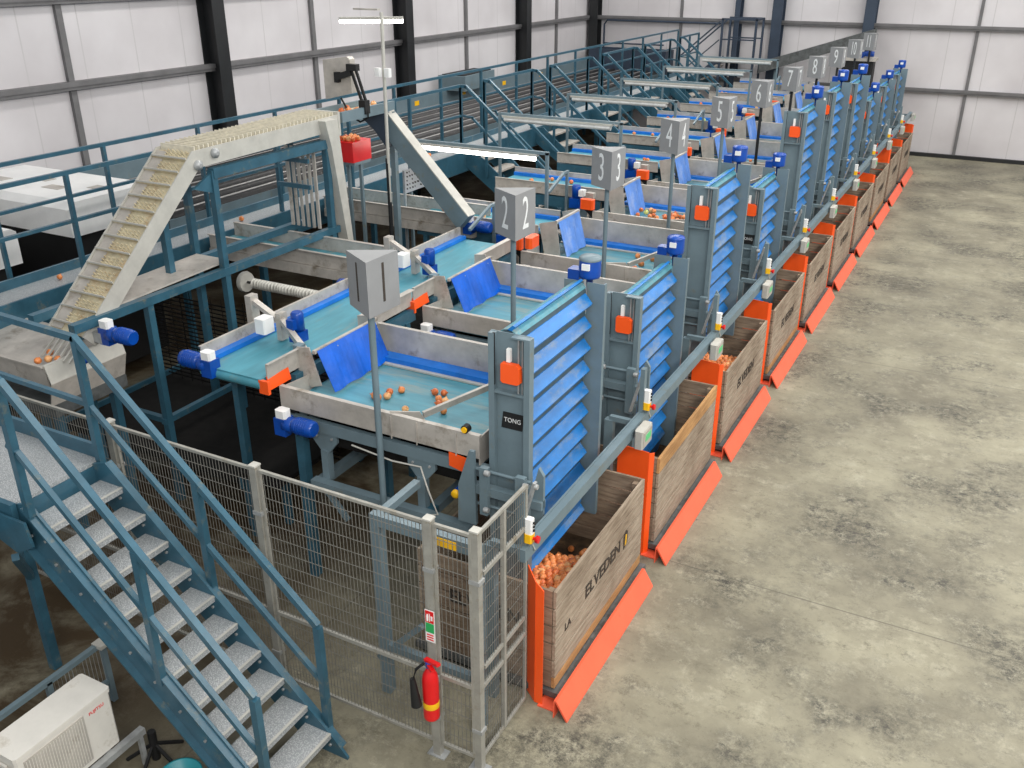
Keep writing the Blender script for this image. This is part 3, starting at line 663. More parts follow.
# ================================================================ INFEED CHANNELS (run along X from the sorter)
def make_infeed(x0, y, m='beltteal', label=''):
    x1 = -5.92
    t = thing('infeed_channel', label, 'conveyor', ((x0 + x1) / 2, y, 1.9), 'infeed channels from the sorter')
    MB().box(x0, x1, y, y + .012, 1.98, 2.15).box(x0, x1, y - .03, y + .012, 2.14, 2.152).build('side_rail', 'steel', t)
    MB().box(x0, x1, y + .43, y + .442, 1.98, 2.19).box(x0, x1, y + .42, y + .47, 2.18, 2.192).build('side_rail', 'steel', t)
    MB().box(x0, x1, y + .02, y + .42, 2.0, 2.03).build('belt', 'beltlong', t)
    MB().box(x0, x1, y + .012, y + .06, 2.032, 2.06).build('blue_edge_strip', 'beltblue', t)
    MB().box(x0, x1, y - .02, y + .46, 1.86, 1.975).build('under_pan', 'steel', t)
    m_ = gearmotor(t, x1 + .1, y - .12, 2.06)
    MB().box(x1 - .12, x1 - .05, y, y + .07, 0, 1.86).build('leg', 'teal', t)
    MB().box(x0 + .12, x0 + .19, y, y + .07, 0, 1.86).build('leg', 'teal', t)
for k in range(2):
    make_infeed(-8.35, 7.94 + DY * k, label='steel sided cross channel carrying onions towards the %s sign' % NUM[k + 1])
# straight feed belts that serve lanes 3 to 10, each ending in a pale curtain
def make_feed():
    k = 2; yo = DY * k
    t = thing('feed_conveyor', 'straight blue edged feed belt running to the number 3 sign lane', 'conveyor', (-6.6, 6.1 + yo, 0), 'straight feed belts to the farther lanes')
    x0, x1, ya, yb = -6.85, -5.02, 5.78 + yo, 6.42 + yo
    MB().box(x0, x1, ya, ya + .012, 1.96, 2.13).box(x0, x1, ya - .02, ya + .014, 2.122, 2.134).build('side_rail', 'steel', t)
    MB().box(x0, x1, yb, yb + .012, 1.96, 2.17).box(x0, x1, yb - .004, yb + .03, 2.16, 2.172).build('side_rail', 'steel', t)
    MB().box(x0 + .02, x1 + .06, ya + .02, yb - .02, 2.02, 2.05).build('belt', 'beltlong', t)
    MB().box(x0 + .02, x1, yb - .07, yb - .01, 2.052, 2.10).build('blue_edge_strip', 'beltblue', t)
    MB().box(x0 + .02, x1, ya + .013, ya + .04, 2.052, 2.09).build('blue_edge_strip', 'beltblue', t)
    MB().box(x0, x1 - .1, ya + .01, ya + .05, 1.78, 1.94).box(x0, x1 - .1, yb - .05, yb, 1.78, 1.94).build('frame_beam', 'teal', t)
    MB().lathe([(.04, 0), (.04, yb - ya - .06)], (x1 + .05, ya + .03, 2.01), (0, 1, 0), 12).build('end_roller', 'black', t)
    for x in (x0 + .1, x1 - .3):
        for y in (ya, yb - .06): MB().box(x, x + .06, y, y + .06, 0, 1.78).build('leg', 'teal', t)
    # down leaning box section and gusset below the end
    MB().prism([(x1 - .5, 1.78), (x1 - .1, 1.78), (x1 - .1, 1.70), (x1 - .25, 1.58), (x1 - .38, 1.58), (x1 - .5, 1.70)], ya + .0, ya + .03, 'y').build('gusset', 'tower', t)
    MB().prism([(x1 + .02, 2.16), (x1 + .26, 2.22), (x1 + .32, 1.78), (x1 + .1, 1.78)], ya - .02, ya - .008, 'y').build('chute_plate', 'steel', t)
    MB().prism([(x1 + .02, 2.16), (x1 + .26, 2.22), (x1 + .32, 1.78), (x1 + .1, 1.78)], yb + .02, yb + .032, 'y').build('chute_plate', 'steel', t)
    MB().box(x1 + .24, x1 + .27, ya - .02, yb + .03, 2.19, 2.22).build('curtain_bar', 'steel', t)
    c = MB(); n = 12; L_ = yb - ya - .02
    for i in range(n):
        a0 = ya + .01 + L_ * i / n; a1 = ya + .01 + L_ * (i + 1) / n; w0 = .014 * math.sin(i * 1.4); w1 = .014 * math.sin((i + 1) * 1.4)
        c.quad((x1 + .275, a0, 2.20), (x1 + .275, a1, 2.20), (x1 + .40 + w1, a1, 1.77), (x1 + .40 + w0, a0, 1.77), .005)
    c.build('curtain', 'curtainpale', t)
    MB().box(-5.22, -5.02, 5.30 + yo, 5.40 + yo, 1.93, 2.07, .02).build('orange_cover', 'orange', t)
    MB().prism([(-5.18, 1.93), (-5.06, 1.93), (-4.86, 1.74), (-4.92, 1.71)], 5.34 + yo, 5.37 + yo, 'y').build('cover_arm', 'black', t)
    m_ = MB().lathe([(.03, 0), (.06, .01), (.065, .17), (.05, .19)], (-5.42, 5.62 + yo, 2.0), (0, 0, 1), 12).box(-5.5, -5.34, 5.55 + yo, 5.69 + yo, 1.86, 2.0).build('upright_motor', 'motor', t)
    MB().box(-5.36, -5.28, 5.56 + yo, 5.66 + yo, 2.04, 2.13).build('terminal_box', 'white', m_)
    MB().box(-5.22, -5.10, 5.50 + yo, 5.58 + yo, 2.04, 2.12).box(-5.2, -5.17, 5.52 + yo, 5.55 + yo, 1.6, 2.04).build('sensor_bracket', 'steel', t)
    # low guard rail along Y beside the belt end
    MB().bar((-5.62, 5.1 + yo, 2.16), (-5.62, 5.62 + yo, 2.34), .035).bar((-5.62, 5.62 + yo, 2.34), (-5.62, 5.76 + yo, 2.34), .035).box(-5.64, -5.60, 5.7 + yo, 5.74 + yo, 0, 2.33).build('guard_rail', 'tower', t)
    return t
fd = make_feed()
for k in range(3, NL): copy_tree(fd, (0, DY * (k - 2), 0), 'straight blue edged feed belt running to the %s sign lane' % NUM[k])
for k in range(2, 9):
    for i in range(4):
        onion((random.uniform(-6.6, -5.2), 5.95 + DY * k + random.uniform(0, .3), 2.082), 'onion riding the straight feed belt towards the %s sign' % NUM[k], 'onions on the straight feed belts')

# ================================================================ WALKWAY
DZ = 2.05; RX = -8.55; FX = -9.5; RT = 3.17
t = thing('walkway', 'long raised walkway with pale grating between handrails along the sorter', 'walkway', (-9, 16, 0))
MB().box(-8.88, -8.5, 1.5, 28.9, DZ - .04, DZ).build('deck', 'grating', t)
MB().box(-8.5, -8.47, 1.5, 28.9, DZ - .34, DZ + .01).build('edge_channel', 'teal', t)
MB().box(-8.92, -8.88, 1.5, 28.9, DZ - .12, DZ + .10).build('toe_board', 'teal', t)
MB().box(-9.54, -9.46, 1.5, 28.9, DZ - .5, DZ - .4).build('outer_beam', 'teal', t)
for y in (2.2, 5.6, 9.0, 12.4, 15.8, 19.2, 22.6, 26):
    MB().box(-8.62, -8.54, y, y + .08, 0, DZ - .04).build('leg', 'teal', t)
    MB().box(-9.54, -8.92, y, y + .05, DZ - .5, DZ - .44).build('bearer', 'teal', t)
def handrail(name, x, ya, yb, n, label, zt=RT, zb=DZ, group=None):
    t = thing(name, label, 'handrail', (x, (ya + yb) / 2, zb), group)
    MB().bar((x, ya, zt), (x, yb, zt), .044, .044).build('top_rail', 'teal', t)
    MB().bar((x, ya, zt - .5), (x, yb, zt - .5), .045, .035).build('middle_rail', 'teal', t)
    for i in range(n):
        y = ya + .02 + (yb - ya - .04) * i / max(1, n - 1)
        MB().box(x - .025, x + .025, y - .02, y + .02, zb - (.15 if x > -9 else .45), zt - .02).build('post', 'teal', t)
    return t
handrail('walkway_handrail', FX, 1.5, 28.8, 19, 'long blue-green handrail on the far side of the raised walkway', zb=DZ)
handrail('walkway_handrail', RX, 1.5, 14.3, 9, 'near side walkway handrail running from the left edge to the first crossing stair')
SHORT = 'short walkway handrails'
FY = [14.3 + 2.75 * k for k in range(6)]
handrail('walkway_handrail', RX, FY[4] + .8, 27.8, 3, 'last walkway handrail running to the back wall')
for k in range(4):
    handrail('walkway_handrail', RX, FY[k] + .8, FY[k + 1], 2, 'short walkway handrail between crossing stairs %s' % ('nearest the camera' if k == 0 else 'opposite the %s sign' % NUM[k + 3]), group=SHORT)
# onions on the walkway deck
for x, y in ((-8.7, 7.55), (-8.68, 8.85), (-8.7, 6.1), (-8.8, 13.6), (-8.75, 13.4)):
    onion((x, y, DZ + .033), 'stray onion lying on the pale walkway grating', 'stray onions on the walkway')
# ---------------- crossing stairs
def make_flight(k):
    y0 = FY[k]; y1 = y0 + .8; n = 9
    t = thing('crossing_stair', 'steel crossing stair with blue-green rails coming down opposite the %s sign' % NUM[k + 2], 'stairs', (-7.5, (y0 + y1) / 2, 0), 'crossing stairs down from the walkway')
    sx, sz = .235, -.195
    for y in (y0 + .02, y1 - .02):
        MB().prism([(-8.47, DZ), (-8.3, DZ + .03), (-8.3 + n * sx + .1, DZ + n * sz + .05), (-8.3 + n * sx + .1, DZ + n * sz - .20), (-8.47, DZ - .28)], y - .012, y + .012, 'y').build('stringer', 'teal', t)
    for i in range(n):
        x = -8.33 + i * sx; z = DZ - .1 + i * sz
        MB().box(x, x + .26, y0 + .035, y1 - .035, z - .03, z).build('tread', 'steel', t)
    L_ = 2.7
    for y in (y0 - .02, y1 + .02):
        r = MB().bar((RX, y, RT), (RX + .12, y, RT - .01), .05).bar((RX + .1, y, RT), (RX + .1 + L_, y, RT - L_ * .83), .05)
        r.bar((RX + .05, y, RT - .5), (RX + .25, y, RT - .52), .035).bar((RX + .22, y, RT - .52), (RX + .2 + L_ * .9, y, RT - .52 - L_ * .9 * .83), .035)
        r.build('stair_rail', 'teal', t)
        for fx in (.0, .5, 1.5, 2.7):
            zt = RT - max(0, fx - .1) * .83
            MB().box(RX + fx - .02, RX + fx + .02, y - .02, y + .02, zt - 1.2, zt).build('rail_post', 'teal', t)
    return t
for k in range(5): make_flight(k)
# ================================================================ ROLLER SORTER
t = thing('roller_sorter', 'long roller sorting bed of black and grey spiral rollers beyond the walkway', 'sorter', (-10.7, 18, 0))
for i in range(14):
    x = -12.0 + i * .175; m = 'roller' if i % 2 else 'rollgrey'
    MB().lathe([(.03, 0), (.085 if i % 2 else .03, .02), (.085 if i % 2 else .03, 19.1), (.03, 19.15)], (x, 8.6, 2.02 - .02 * (i % 2)), (0, 1, 0), 10).build('roller', m, t)
MB().box(-12.16, -12.12, 8.5, 28, 1.8, 2.28).box(-9.66, -9.62, 8.5, 28, 1.8, 2.02).build('side_frame', 'tower', t)
for y in (8.5, 12, 15.5, 19, 22.5, 26, 27.9): MB().box(-12.12, -9.66, y, y + .07, 1.8, 1.9).build('cross_member', 'tower', t)
MB().box(-12.1, -9.7, 8.6, 27.9, 1.5, 1.56).build('drip_tray', 'darkbelt', t)
for y in (8.6, 13, 18, 23, 27.8):
    for x in (-12.14, -9.7): MB().box(x, x + .08, y, y + .08, 0, 1.8).build('leg', 'teal', t)
for y in (13.2, 15.6, 18.2, 20.3, 22.4, 24.6): MB().box(-12.12, -12.115, y, y + .18, 2.1, 2.2).build('yellow_sticker', 'yellow', t)
# black covered hopper box against the left wall behind and black belt at the far end
t = thing('dark_end_hopper', 'dark hopper box standing at the far end of the sorting rollers', 'hopper', (-10.8, 28.3, 0))
MB().box(-12.1, -9.6, 28.02, 28.1, 1.7, 2.6).box(-12.1, -9.6, 28.7, 28.78, 1.7, 2.6).box(-12.1, -12.02, 28.1, 28.7, 1.7, 2.6).box(-9.68, -9.6, 28.1, 28.7, 1.7, 2.6).build('hopper_walls', 'bluecol', t)
MB().box(-12.02, -9.68, 28.1, 28.7, 1.9, 1.95).build('black_belt', 'black', t)
for x in (-12.05, -9.7): MB().box(x, x + .08, 28.3, 28.38, 0, 1.7).build('leg', 'teal', t)
t = thing('brown_hopper', 'small brown topped feed hopper in the roller bed near the left wall', 'hopper', (-11.9, 19.3, 0))
MB().prism([(-12.35, 19.6), (-11.6, 19.6), (-11.75, 21.3), (-12.35, 21.3)], 2.285, 2.62).build('hopper_body', 'tower', t)
MB().prism([(-12.3, 19.7), (-11.68, 19.7), (-11.8, 21.2), (-12.3, 21.2)], 2.62, 2.64).build('hopper_mouth', 'black', t)
# white machine covers
for (x0, x1, y0, y1, z, lab) in ((-12.35, -9.85, 7.2, 8.55, 2.50, 'large white machine cover with four grey vent patches beyond the walkway'),
                                 (-12.3, -9.95, 5.55, 6.55, 2.35, 'lower left white machine cover cut by the left edge')):
    t = thing('machine_cover', lab, 'machine cover', ((x0 + x1) / 2, (y0 + y1) / 2, 0), 'white machine covers')
    b = MB().prism([(y0, z - .42), (y1, z - .42), (y1, z - .04), (y1 - .06, z), (y0 + .10, z), (y0, z - .08)], x0, x1, 'x').build('lid', 'white', t)
    for i in range(4):
        xa = x0 + .35 + i * .55
        MB().quad((xa, y0 + .45 + .25 * (i % 2), z + .003), (xa + .32, y0 + .45 + .25 * (i % 2), z + .003), (xa + .32, y0 + .62 + .25 * (i % 2), z + .003), (xa, y0 + .62 + .25 * (i % 2), z + .003), .004).build('vent_patch', 'steel', b)
    MB().box(x0 + .1, x1 - .1, y0 + .1, y1 - .1, .2, z - .42).build('machine_body', 'black', t)
    for x in (x0 + .15, x1 - .25): MB().box(x, x + .1, y0 + .2, y0 + .3, 0, .2).build('foot', 'black', t)

# ================================================================ LIGHT BARS over the inspection tables
for k in range(6):
    y = 11.1 + 2.70 * k; x0, x1 = -7.5, -5.36 - .03 * k; zz = 2.82
    if y > 28.6: break
    t = thing('inspection_light', ('lit fluorescent batten glowing over the tables nearest the number 2 sign' if k == 0 else 'unlit batten light on a thin gantry, number %d in depth along the tables' % k) if k < 1 else 'switched off batten light on a gantry level with the %s sign' % NUM[k + 2], 'light', (x0, y, 0), 'batten lights over the tables')
    MB().box(x0, x1 + .04, y - .02, y + .03, zz, zz + .04).build('gantry_bar', 'tower', t)
    MB().box(x0 + .05, x1 - .12, y - .05, y + .04, zz - .03, zz).build('lamp_housing', 'galvlight', t)
    MB().tube([(x0 + .08, y - .01, zz - .06), (x1 - .15, y - .01, zz - .06)], (.032 if k == 0 else .042), 8).build('tube', 'lamp' if k == 0 else 'tubeoff', t)
    MB().box(x1, x1 + .04, y - .02, y + .02, 0, zz + .03).build('gantry_post', 'tower', t)
    MB().box(x0 - .04, x0, y - .02, y + .02, 0, zz + .03).build('gantry_post', 'tower', t)

# ================================================================ INCLINED CREAM CONVEYOR + frame
t = thing('inclined_conveyor', 'tall inclined conveyor with cream finned belt rising to a level top run', 'conveyor', (-7.2, 6.5, 0))
xa, xb = -7.48, -7.0
path = [(5.0, 2.10), (6.58, 3.48), (8.86, 3.52)]
hgt = .17
def side(x):
    o = []
    b = MB()
    p0, p1, p2 = [Vector(p) for p in path]
    d1 = (p1 - p0).normalized(); n1 = Vector((d1.y, -d1.x)); d2 = (p2 - p1).normalized(); n2 = Vector((d2.y, -d2.x))
    m = (n1 + n2).normalized() * (hgt / math.cos(n1.angle(n2) / 2))
    b.prism([tuple(p0), tuple(p1), tuple(p1 + m), tuple(p0 + n1 * hgt)], x, x + .015, 'x'); b.prism([tuple(p1), tuple(p2), tuple(p2 + n2 * hgt), tuple(p1 + m)], x, x + .015, 'x')
    return b
side(xb).build('side_plate', 'galvlight', t); side(xa).build('side_plate', 'galvlight', t)
def along(s):
    a, b_, c = [Vector(p) for p in path]; l1 = (b_ - a).length
    if s < l1: p = a.lerp(b_, s / l1); d = (b_ - a).normalized()
    else: p = b_.lerp(c, (s - l1) / (c - b_).length); d = (c - b_).normalized()
    return p, d
l1 = math.hypot(1.58, 1.38); lt = l1 + 2.28
b = MB()
for s0, s1 in ((.02, l1), (l1, lt)):
    p, d = along(s0); q, _ = along(s1 - 1e-4); n = Vector((-d.y, d.x))
    b.add([(x, v.x + n.x * o_, v.y + n.y * o_) for v in (p, q) for x in (xa + .02, xb - .005) for o_ in (-.06, -.035)],
          [(0, 1, 3, 2), (4, 6, 7, 5), (0, 4, 5, 1), (2, 3, 7, 6), (1, 5, 7, 3), (0, 2, 6, 4)])
belt = b.build('belt', 'cream', t)
s = .1; ni = 0
while s < lt - .02:
    p, d = along(s); n = Vector((-d.y, d.x)); flat = s > l1
    b = MB(); step = .028
    if not flat:
        for q in range(5):
            x = xa + .17 + q * .058
            for r in range(4):
                pp = p + d * r * .032
                b.bar((x + .008 * (r % 2), pp.x - n.x * .036, pp.y - n.y * .036), (x + .008 * (r % 2), pp.x + n.x * .005, pp.y + n.y * .005), .006, .012)
        b.bar((xa + .02, p.x - n.x * .02, p.y - n.y * .02), (xb, p.x - n.x * .02, p.y - n.y * .02), .012, .045, (0, n.x, n.y))
        b.build('cleat_row', 'cream', belt)
        MB().bar((xa + .02, p.x + n.x * .012, p.y + n.y * .012), (xb, p.x + n.x * .012, p.y + n.y * .012), .01, .016).build('cross_bar', 'galvlight', belt); s += .158
    else:
        b.bar((xa + .02, p.x, p.y + .0), (xb - .01, p.x, p.y + .0), .012, .07)
        b.build('cleat_row', 'fin', belt); s += .062
p, d = along(.04); q, _ = along(l1 - .02); n = Vector((-d.y, d.x))
MB().quad((xa + .02, p.x - n.x * .02, p.y - n.y * .02), (xa + .15, p.x - n.x * .028, p.y - n.y * .028), (xa + .15, q.x - n.x * .028, q.y - n.y * .028), (xa + .02, q.x - n.x * .02, q.y - n.y * .02), .004).build('side_liner', 'steel', t)
# discharge box at top, tail and bearings
MB().box(xa, xb + .02, 8.86, 8.90, 3.28, 3.55).build('head_plate', 'galvlight', t)
for y, z in ((6.62, 3.34), (6.86, 3.42)):
    c = MB().lathe([(.05, 0), (.05, .03), (.02, .05)], (xb + .015, y, z), (1, 0, 0), 10).build('bearing', 'galv', t)
m_ = gearmotor(t, xb + .26, 5.16, 2.12)
MB().box(xb + .01, xb + .12, 5.10, 5.20, 2.02, 2.12).build('motor_bracket', 'galv', t)
MB().lathe([(.07, 0), (.07, .05), (.05, .06)], (xb + .12, 4.9, 1.98), (0, -1, 0), 14).build('worm_gear', 'motor', m_)
MB().lathe([(.05, 0), (.05, .015)], (xb + .12, 4.838, 1.98), (0, -1, 0), 12).build('gear_face', 'galv', m_)
for x in (xb - .02, ): MB().prism([(8.50, 3.50), (8.72, 3.50), (8.86, 2.0), (8.76, 2.0), (8.58, 3.2)], x, x + .14, 'x').build('head_leg', 'galvlight', t)
# frame beneath
t = thing('conveyor_frame', 'blue-green post and beam frame carrying the inclined conveyor', 'frame', (-7, 6.8, 0))
fr = MB().box(-7.02, -6.94, 6.78, 8.66, 3.18, 3.28).build('top_beam', 'teal', t)
MB().box(-7.02, -6.94, 4.9, 8.7, 2.17, 2.25).build('long_beam', 'teal', t)
MB().box(-7.56, -7.48, 4.9, 8.7, 2.17, 2.25).build('long_beam', 'teal', t)
MB().prism([(6.52, 3.12), (6.82, 3.26), (6.82, 3.02)], -7.0, -6.97, 'x').build('gusset', 'teal', t)
for x, y, z0, z1 in ((-7.02, 6.76, 0, 3.26), (-7.56, 6.9, 0, 3.2), (-7.02, 5.72, 0, 2.2), (-7.56, 5.3, 0, 2.2), (-7.02, 8.56, 0, 3.26), (-7.56, 8.56, 2.0, 3.26), (-7.3, 6.3, 2.2, 3.1)):
    MB().box(x, x + .07, y, y + .07, z0, z1).build('post', 'teal', t)
MB().box(-7.5, -7.02, 8.3, 8.33, 2.75, 2.8).build('cross_rail', 'teal', t); MB().box(-7.5, -7.02, 8.3, 8.33, 3.05, 3.1).build('cross_rail', 'teal', t)
MB().box(-7.02, -6.96, 5.7, 8.6, .9, .96).box(-7.5, -6.96, 5.72, 5.78, .9, .96).build('low_rail', 'teal', t)
b = MB()
for i in range(6): b.box(-7.48 + i * .08, -7.44 + i * .08, 8.45, 8.47, 2.25, 3.2)
b.build('slatted_panel', 'steel', t)
MB().prism([(5.4, 2.24), (6.9, 2.28), (6.9, 2.30), (5.4, 2.26)], -7.48, -7.03, 'x').build('rubber_apron', 'steel', t)
t = thing('fringed_roller', 'thin shaft with a row of white bristle discs below the conveyor frame', 'roller', (-6.6, 7.3, 1.9))
b = MB().tube([(-7.2, 7.2, 1.95), (-5.95, 7.2, 1.95)], .015, 6).build('shaft', 'darksteel', t)
b = MB()
for i in range(26): b.lathe([(.02, 0), (.06, .004), (.06, .010), (.02, .014)], (-7.0 + i * .04, 7.2, 1.95), (1, .15 * math.sin(i), 0), 8)
b.build('bristle_discs', 'galvlight', t)
MB().lathe([(.11, 0), (.12, .03), (.11, .06)], (-7.15, 7.2, 1.95), (1, 0, 0), 14).build('end_disc', 'galvlight', t)

# hopper in the left foreground
t = thing('feed_hopper', 'grey sheet steel feed hopper under the foot of the inclined conveyor', 'hopper', (-7.2, 4.5, 0))
hx0, hx1, hy0, hy1 = -8.5, -7.13, 4.66, 5.48
MB().quad((hx0, hy0, 1.92), (hx1, hy0, 1.92), (hx1, hy0 + .02, 1.68), (hx0, hy0 + .02, 1.68), .012).box(hx0, hx1, hy0 - .03, hy0 + .01, 1.90, 1.92).build('front_wall', 'steel', t)
MB().quad((hx1, hy0, 1.92), (hx1, hy1, 1.92), (hx1 + .05, hy1, 1.75), (hx1 + .05, hy0, 1.75), .012).box(hx1 - .03, hx1 + .01, hy0, hy1, 1.90, 1.92).build('side_wall', 'galvlight', t)
MB().quad((hx1 + .05, hy0, 1.75), (hx1 + .05, hy1, 1.75), (hx1 - .02, hy1, 1.52), (hx1 - .02, hy0, 1.52), .012).build('lower_wall', 'steel', t)
MB().quad((hx0, hy0 + .01, 1.8), (hx1, hy0 + .01, 1.8), (hx1, hy1, 1.86), (hx0, hy1, 1.86), .01).build('sloping_bed', 'steel', t)
MB().box(hx0, hx1, hy0 + .02, hy1, 1.4, 1.52).build('base_frame', 'platform', t)
for x in (hx0 + .05, hx1 - .15):
    for y in (hy0 + .08, hy1 - .12): MB().box(x, x + .07, y, y + .07, 0, 1.4).build('leg', 'teal', t)
fn = MB()
for i in range(6): fn.bar((-7.42 + i * .07, 5.04, 2.02), (-7.40 + i * .075, 4.84, 1.90), .012, .02)
tag(fn.build('guide_fingers', 'galvlight'), 'row of pale guide fingers between the inclined belt and the feed hopper', 'guide')
for x, y in ((-7.4, 4.93), (-7.28, 4.82), (-7.2, 4.86), (-7.33, 4.75)): onion((x, y, 1.90), 'onion at the foot of the inclined cream belt', 'onions at the foot of the inclined belt')
# netting wall of dark mesh below
def dark_net(name, x0, x1, y, z0, z1, label):
    b = MB()
    for i in range(int((z1 - z0) / .05)): b.box(x0, x1, y, y + .006, z0 + i * .05, z0 + i * .05 + .02)
    for i in range(int((x1 - x0) / .16)): b.box(x0 + i * .16, x0 + i * .16 + .012, y - .006, y, z0, z1)
    return tag(b.build(name, 'darkbelt'), label, 'netting')
dark_net('dark_netting', -8.5, -5.9, 7.05, .1, 1.75, 'dark netting hung under the machines behind the conveyor frame')
t = thing('added_dark_belt', 'wide black belt added low under the machines for darkness left of the first lanes', 'conveyor', (-7, 7.5, 0))  # black sheet added to stand for the deep shade under the machines
MB().box(-8.4, -5.95, 5.6, 12.5, .55, .62).build('belt', 'darkbelt', t)
MB().box(-5.95, -5.9, 5.6, 12.5, .5, .68).box(-8.44, -8.4, 5.6, 12.5, .5, .68).build('side_rail', 'teal', t)
for x in (-8.4, -6.0):
    for y in (5.7, 9, 12.3): MB().box(x, x + .07, y, y + .07, 0, .5).build('leg', 'teal', t)
t = thing('added_dark_underbelt', 'black belt added to darken the gap under the transfer conveyor', 'conveyor', (-5.4, 7, 0))  # another added black sheet, keeps the gap below the transfer belt dark
MB().box(-5.75, -5.25, 5.4, 12.5, .8, .85).build('belt', 'darkbelt', t)
for y in (5.9, 9.1, 12.1): MB().box(-5.7, -5.64, y, y + .06, 0, .8).build('leg', 'teal', t)
# ================================================================ TOP LINK CONVEYOR, DESCENDING CHUTE, BIN, SCREEN ARM, LAMP POLE
t = thing('link_conveyor', 'short blue-grey conveyor carrying onions from the cream belt to the down chute', 'conveyor', (-7, 9.4, 0))
MB().box(-7.0, -6.96, 8.92, 10.0, 3.42, 3.54).box(-7.42, -7.38, 8.92, 10.0, 3.42, 3.54).build('side_rail', 'tower', t)
MB().box(-7.38, -7.0, 8.92, 10.0, 3.44, 3.47).build('belt', 'cream', t)
MB().box(-7.0, -6.93, 9.9, 9.97, 0, 3.42).build('leg', 'tower', t)
for i in range(9): onion((random.uniform(-7.3, -7.05), 9.2 + i * .085, 3.505), 'onion riding the short link belt beside the lamp pole', 'onions on the link belt')
t = thing('down_chute', 'long grey box section chute sloping down from the link conveyor', 'chute', (-6.2, 10, 0))
b = MB().bar((-7.10, 9.9, 3.38), (-5.80, 9.75, 2.18), .13, .24).build('chute_body', 'tower', t)
MB().prism([(-7.4, 3.42), (-6.95, 3.42), (-6.95, 3.0), (-7.12, 3.2)], 9.75, 10.0, 'y').build('hopper_end', 'bluecol', t)
MB().bar((-7.02, 9.9, 3.475), (-5.72, 9.75, 2.275), .15, .015).build('top_cover', 'galvlight', t)
t = thing('red_bin', 'small red plastic bin full of onions hanging by the light grey post', 'bin', (-7.55, 9.9, 2.8))
MB().prism([(-7.80, 9.80), (-7.52, 9.80), (-7.52, 10.2), (-7.80, 10.2)], 2.74, 3.0).build('bin_body', 'red', t)
for i in range(10): onion((-7.76 + .065 * (i % 4), 9.88 + .11 * (i // 4), 3.03), 'onion in the top of the red bin', 'onions in the red bin')
t = thing('bin_stand', 'thin steel stand carrying the red bin of onions', 'stand', (-7.55, 9.8, 0))
MB().box(-7.8, -7.52, 9.82, 10.18, 2.70, 2.74).build('shelf', 'tower', t)
for x in (-7.78, -7.58): MB().box(x, x + .04, 9.98, 10.02, 0, 2.70).build('leg', 'tower', t)
t = thing('lamp_pole', 'slim pole with a lit tube lamp and two white switch boxes', 'lamp', (-6.85, 9.6, 0))
MB().tube([(-6.85, 9.62, 2.0), (-6.82, 9.62, 4.6)], .022, 8).build('pole', 'galvlight', t)
MB().tube([(-6.85, 9.62, 0), (-6.85, 9.62, 2.9)], .026, 8).build('lower_pole', 'darksteel', t)
l_ = MB().box(-7.2, -6.85, 9.58, 9.64, 4.62, 4.64).build('lamp_bracket', 'steel', t)
MB().bar((-7.42, 9.6, 4.52), (-6.68, 9.85, 4.53), .07, .03).build('lamp_housing', 'galvlight', t)
MB().tube([(-7.42, 9.6, 4.49), (-6.68, 9.85, 4.50)], .028, 8).build('tube', 'lamp', t)
for dx in (-.09, .05): MB().box(-6.83 + dx, -6.75 + dx, 9.54, 9.60, 3.88, 3.98, .01).build('switch_box', 'white', t)
t = thing('monitor_arm', 'grey flat control screen back on a jointed black arm', 'screen', (-7.3, 9.4, 3.4))
b = MB().prism([(-7.62, 3.58), (-7.21, 3.68), (-7.21, 4.07), (-7.25, 4.10), (-7.62, 4.05)], 9.46, 9.56, 'y').build('screen_case', 'steel', t)
MB().box(-7.42, -7.36, 9.40, 9.46, 3.80, 3.92).build('mount_plate', 'black', t)
MB().bar((-7.39, 9.40, 3.86), (-7.15, 9.40, 3.93), .05, .07).box(-7.2, -7.05, 9.36, 9.44, 3.95, 4.03).build('elbow', 'black', t)
MB().bar((-7.16, 9.4, 3.98), (-7.02, 9.4, 3.6), .025, .03).bar((-7.09, 9.4, 3.99), (-6.96, 9.4, 3.6), .025, .03).box(-7.04, -6.94, 9.35, 9.45, 3.46, 3.62).build('lower_arm', 'black', t)
MB().tube([(-7.35, 9.42, 3.62), (-7.2, 9.4, 3.42), (-7.05, 9.38, 3.36), (-6.93, 9.38, 3.42), (-6.94, 9.4, 3.5)], .012, 6).build('cable', 'black', t)
t = thing('notice_board', 'small white notice board covered in black print beside the chute', 'notice', (-7, 10.4, 0))
b = MB().quad((-7.18, 10.45, 2.24), (-6.75, 10.45, 2.42), (-6.75, 10.45, 2.72), (-7.18, 10.45, 2.56), .01).build('board', 'white', t)
pr = MB()
for r in range(5):
    for c_ in range(9):
        if random.random() < .8:
            x = -7.14 + c_ * .043; z = 2.29 + r * .055 + (x + 7.18) * .4; pr.box(x, x + random.uniform(.015, .035), 10.44, 10.444, z, z + .022)
pr.build('print', 'ink', b)
MB().box(-7.2, -7.17, 10.44, 10.47, 0, 2.56).build('post', 'galv', t)
t = thing('stop_box', 'yellow and red stop switch above the white notice board', 'control box', (-6.95, 10.5, 2.7))
MB().box(-7.0, -6.92, 10.42, 10.5, 2.74, 2.84).build('box', 'yellow', t)
MB().lathe([(.025, 0), (.02, .03)], (-6.92, 10.46, 2.79), (1, 0, 0), 10).build('button', 'red', t)

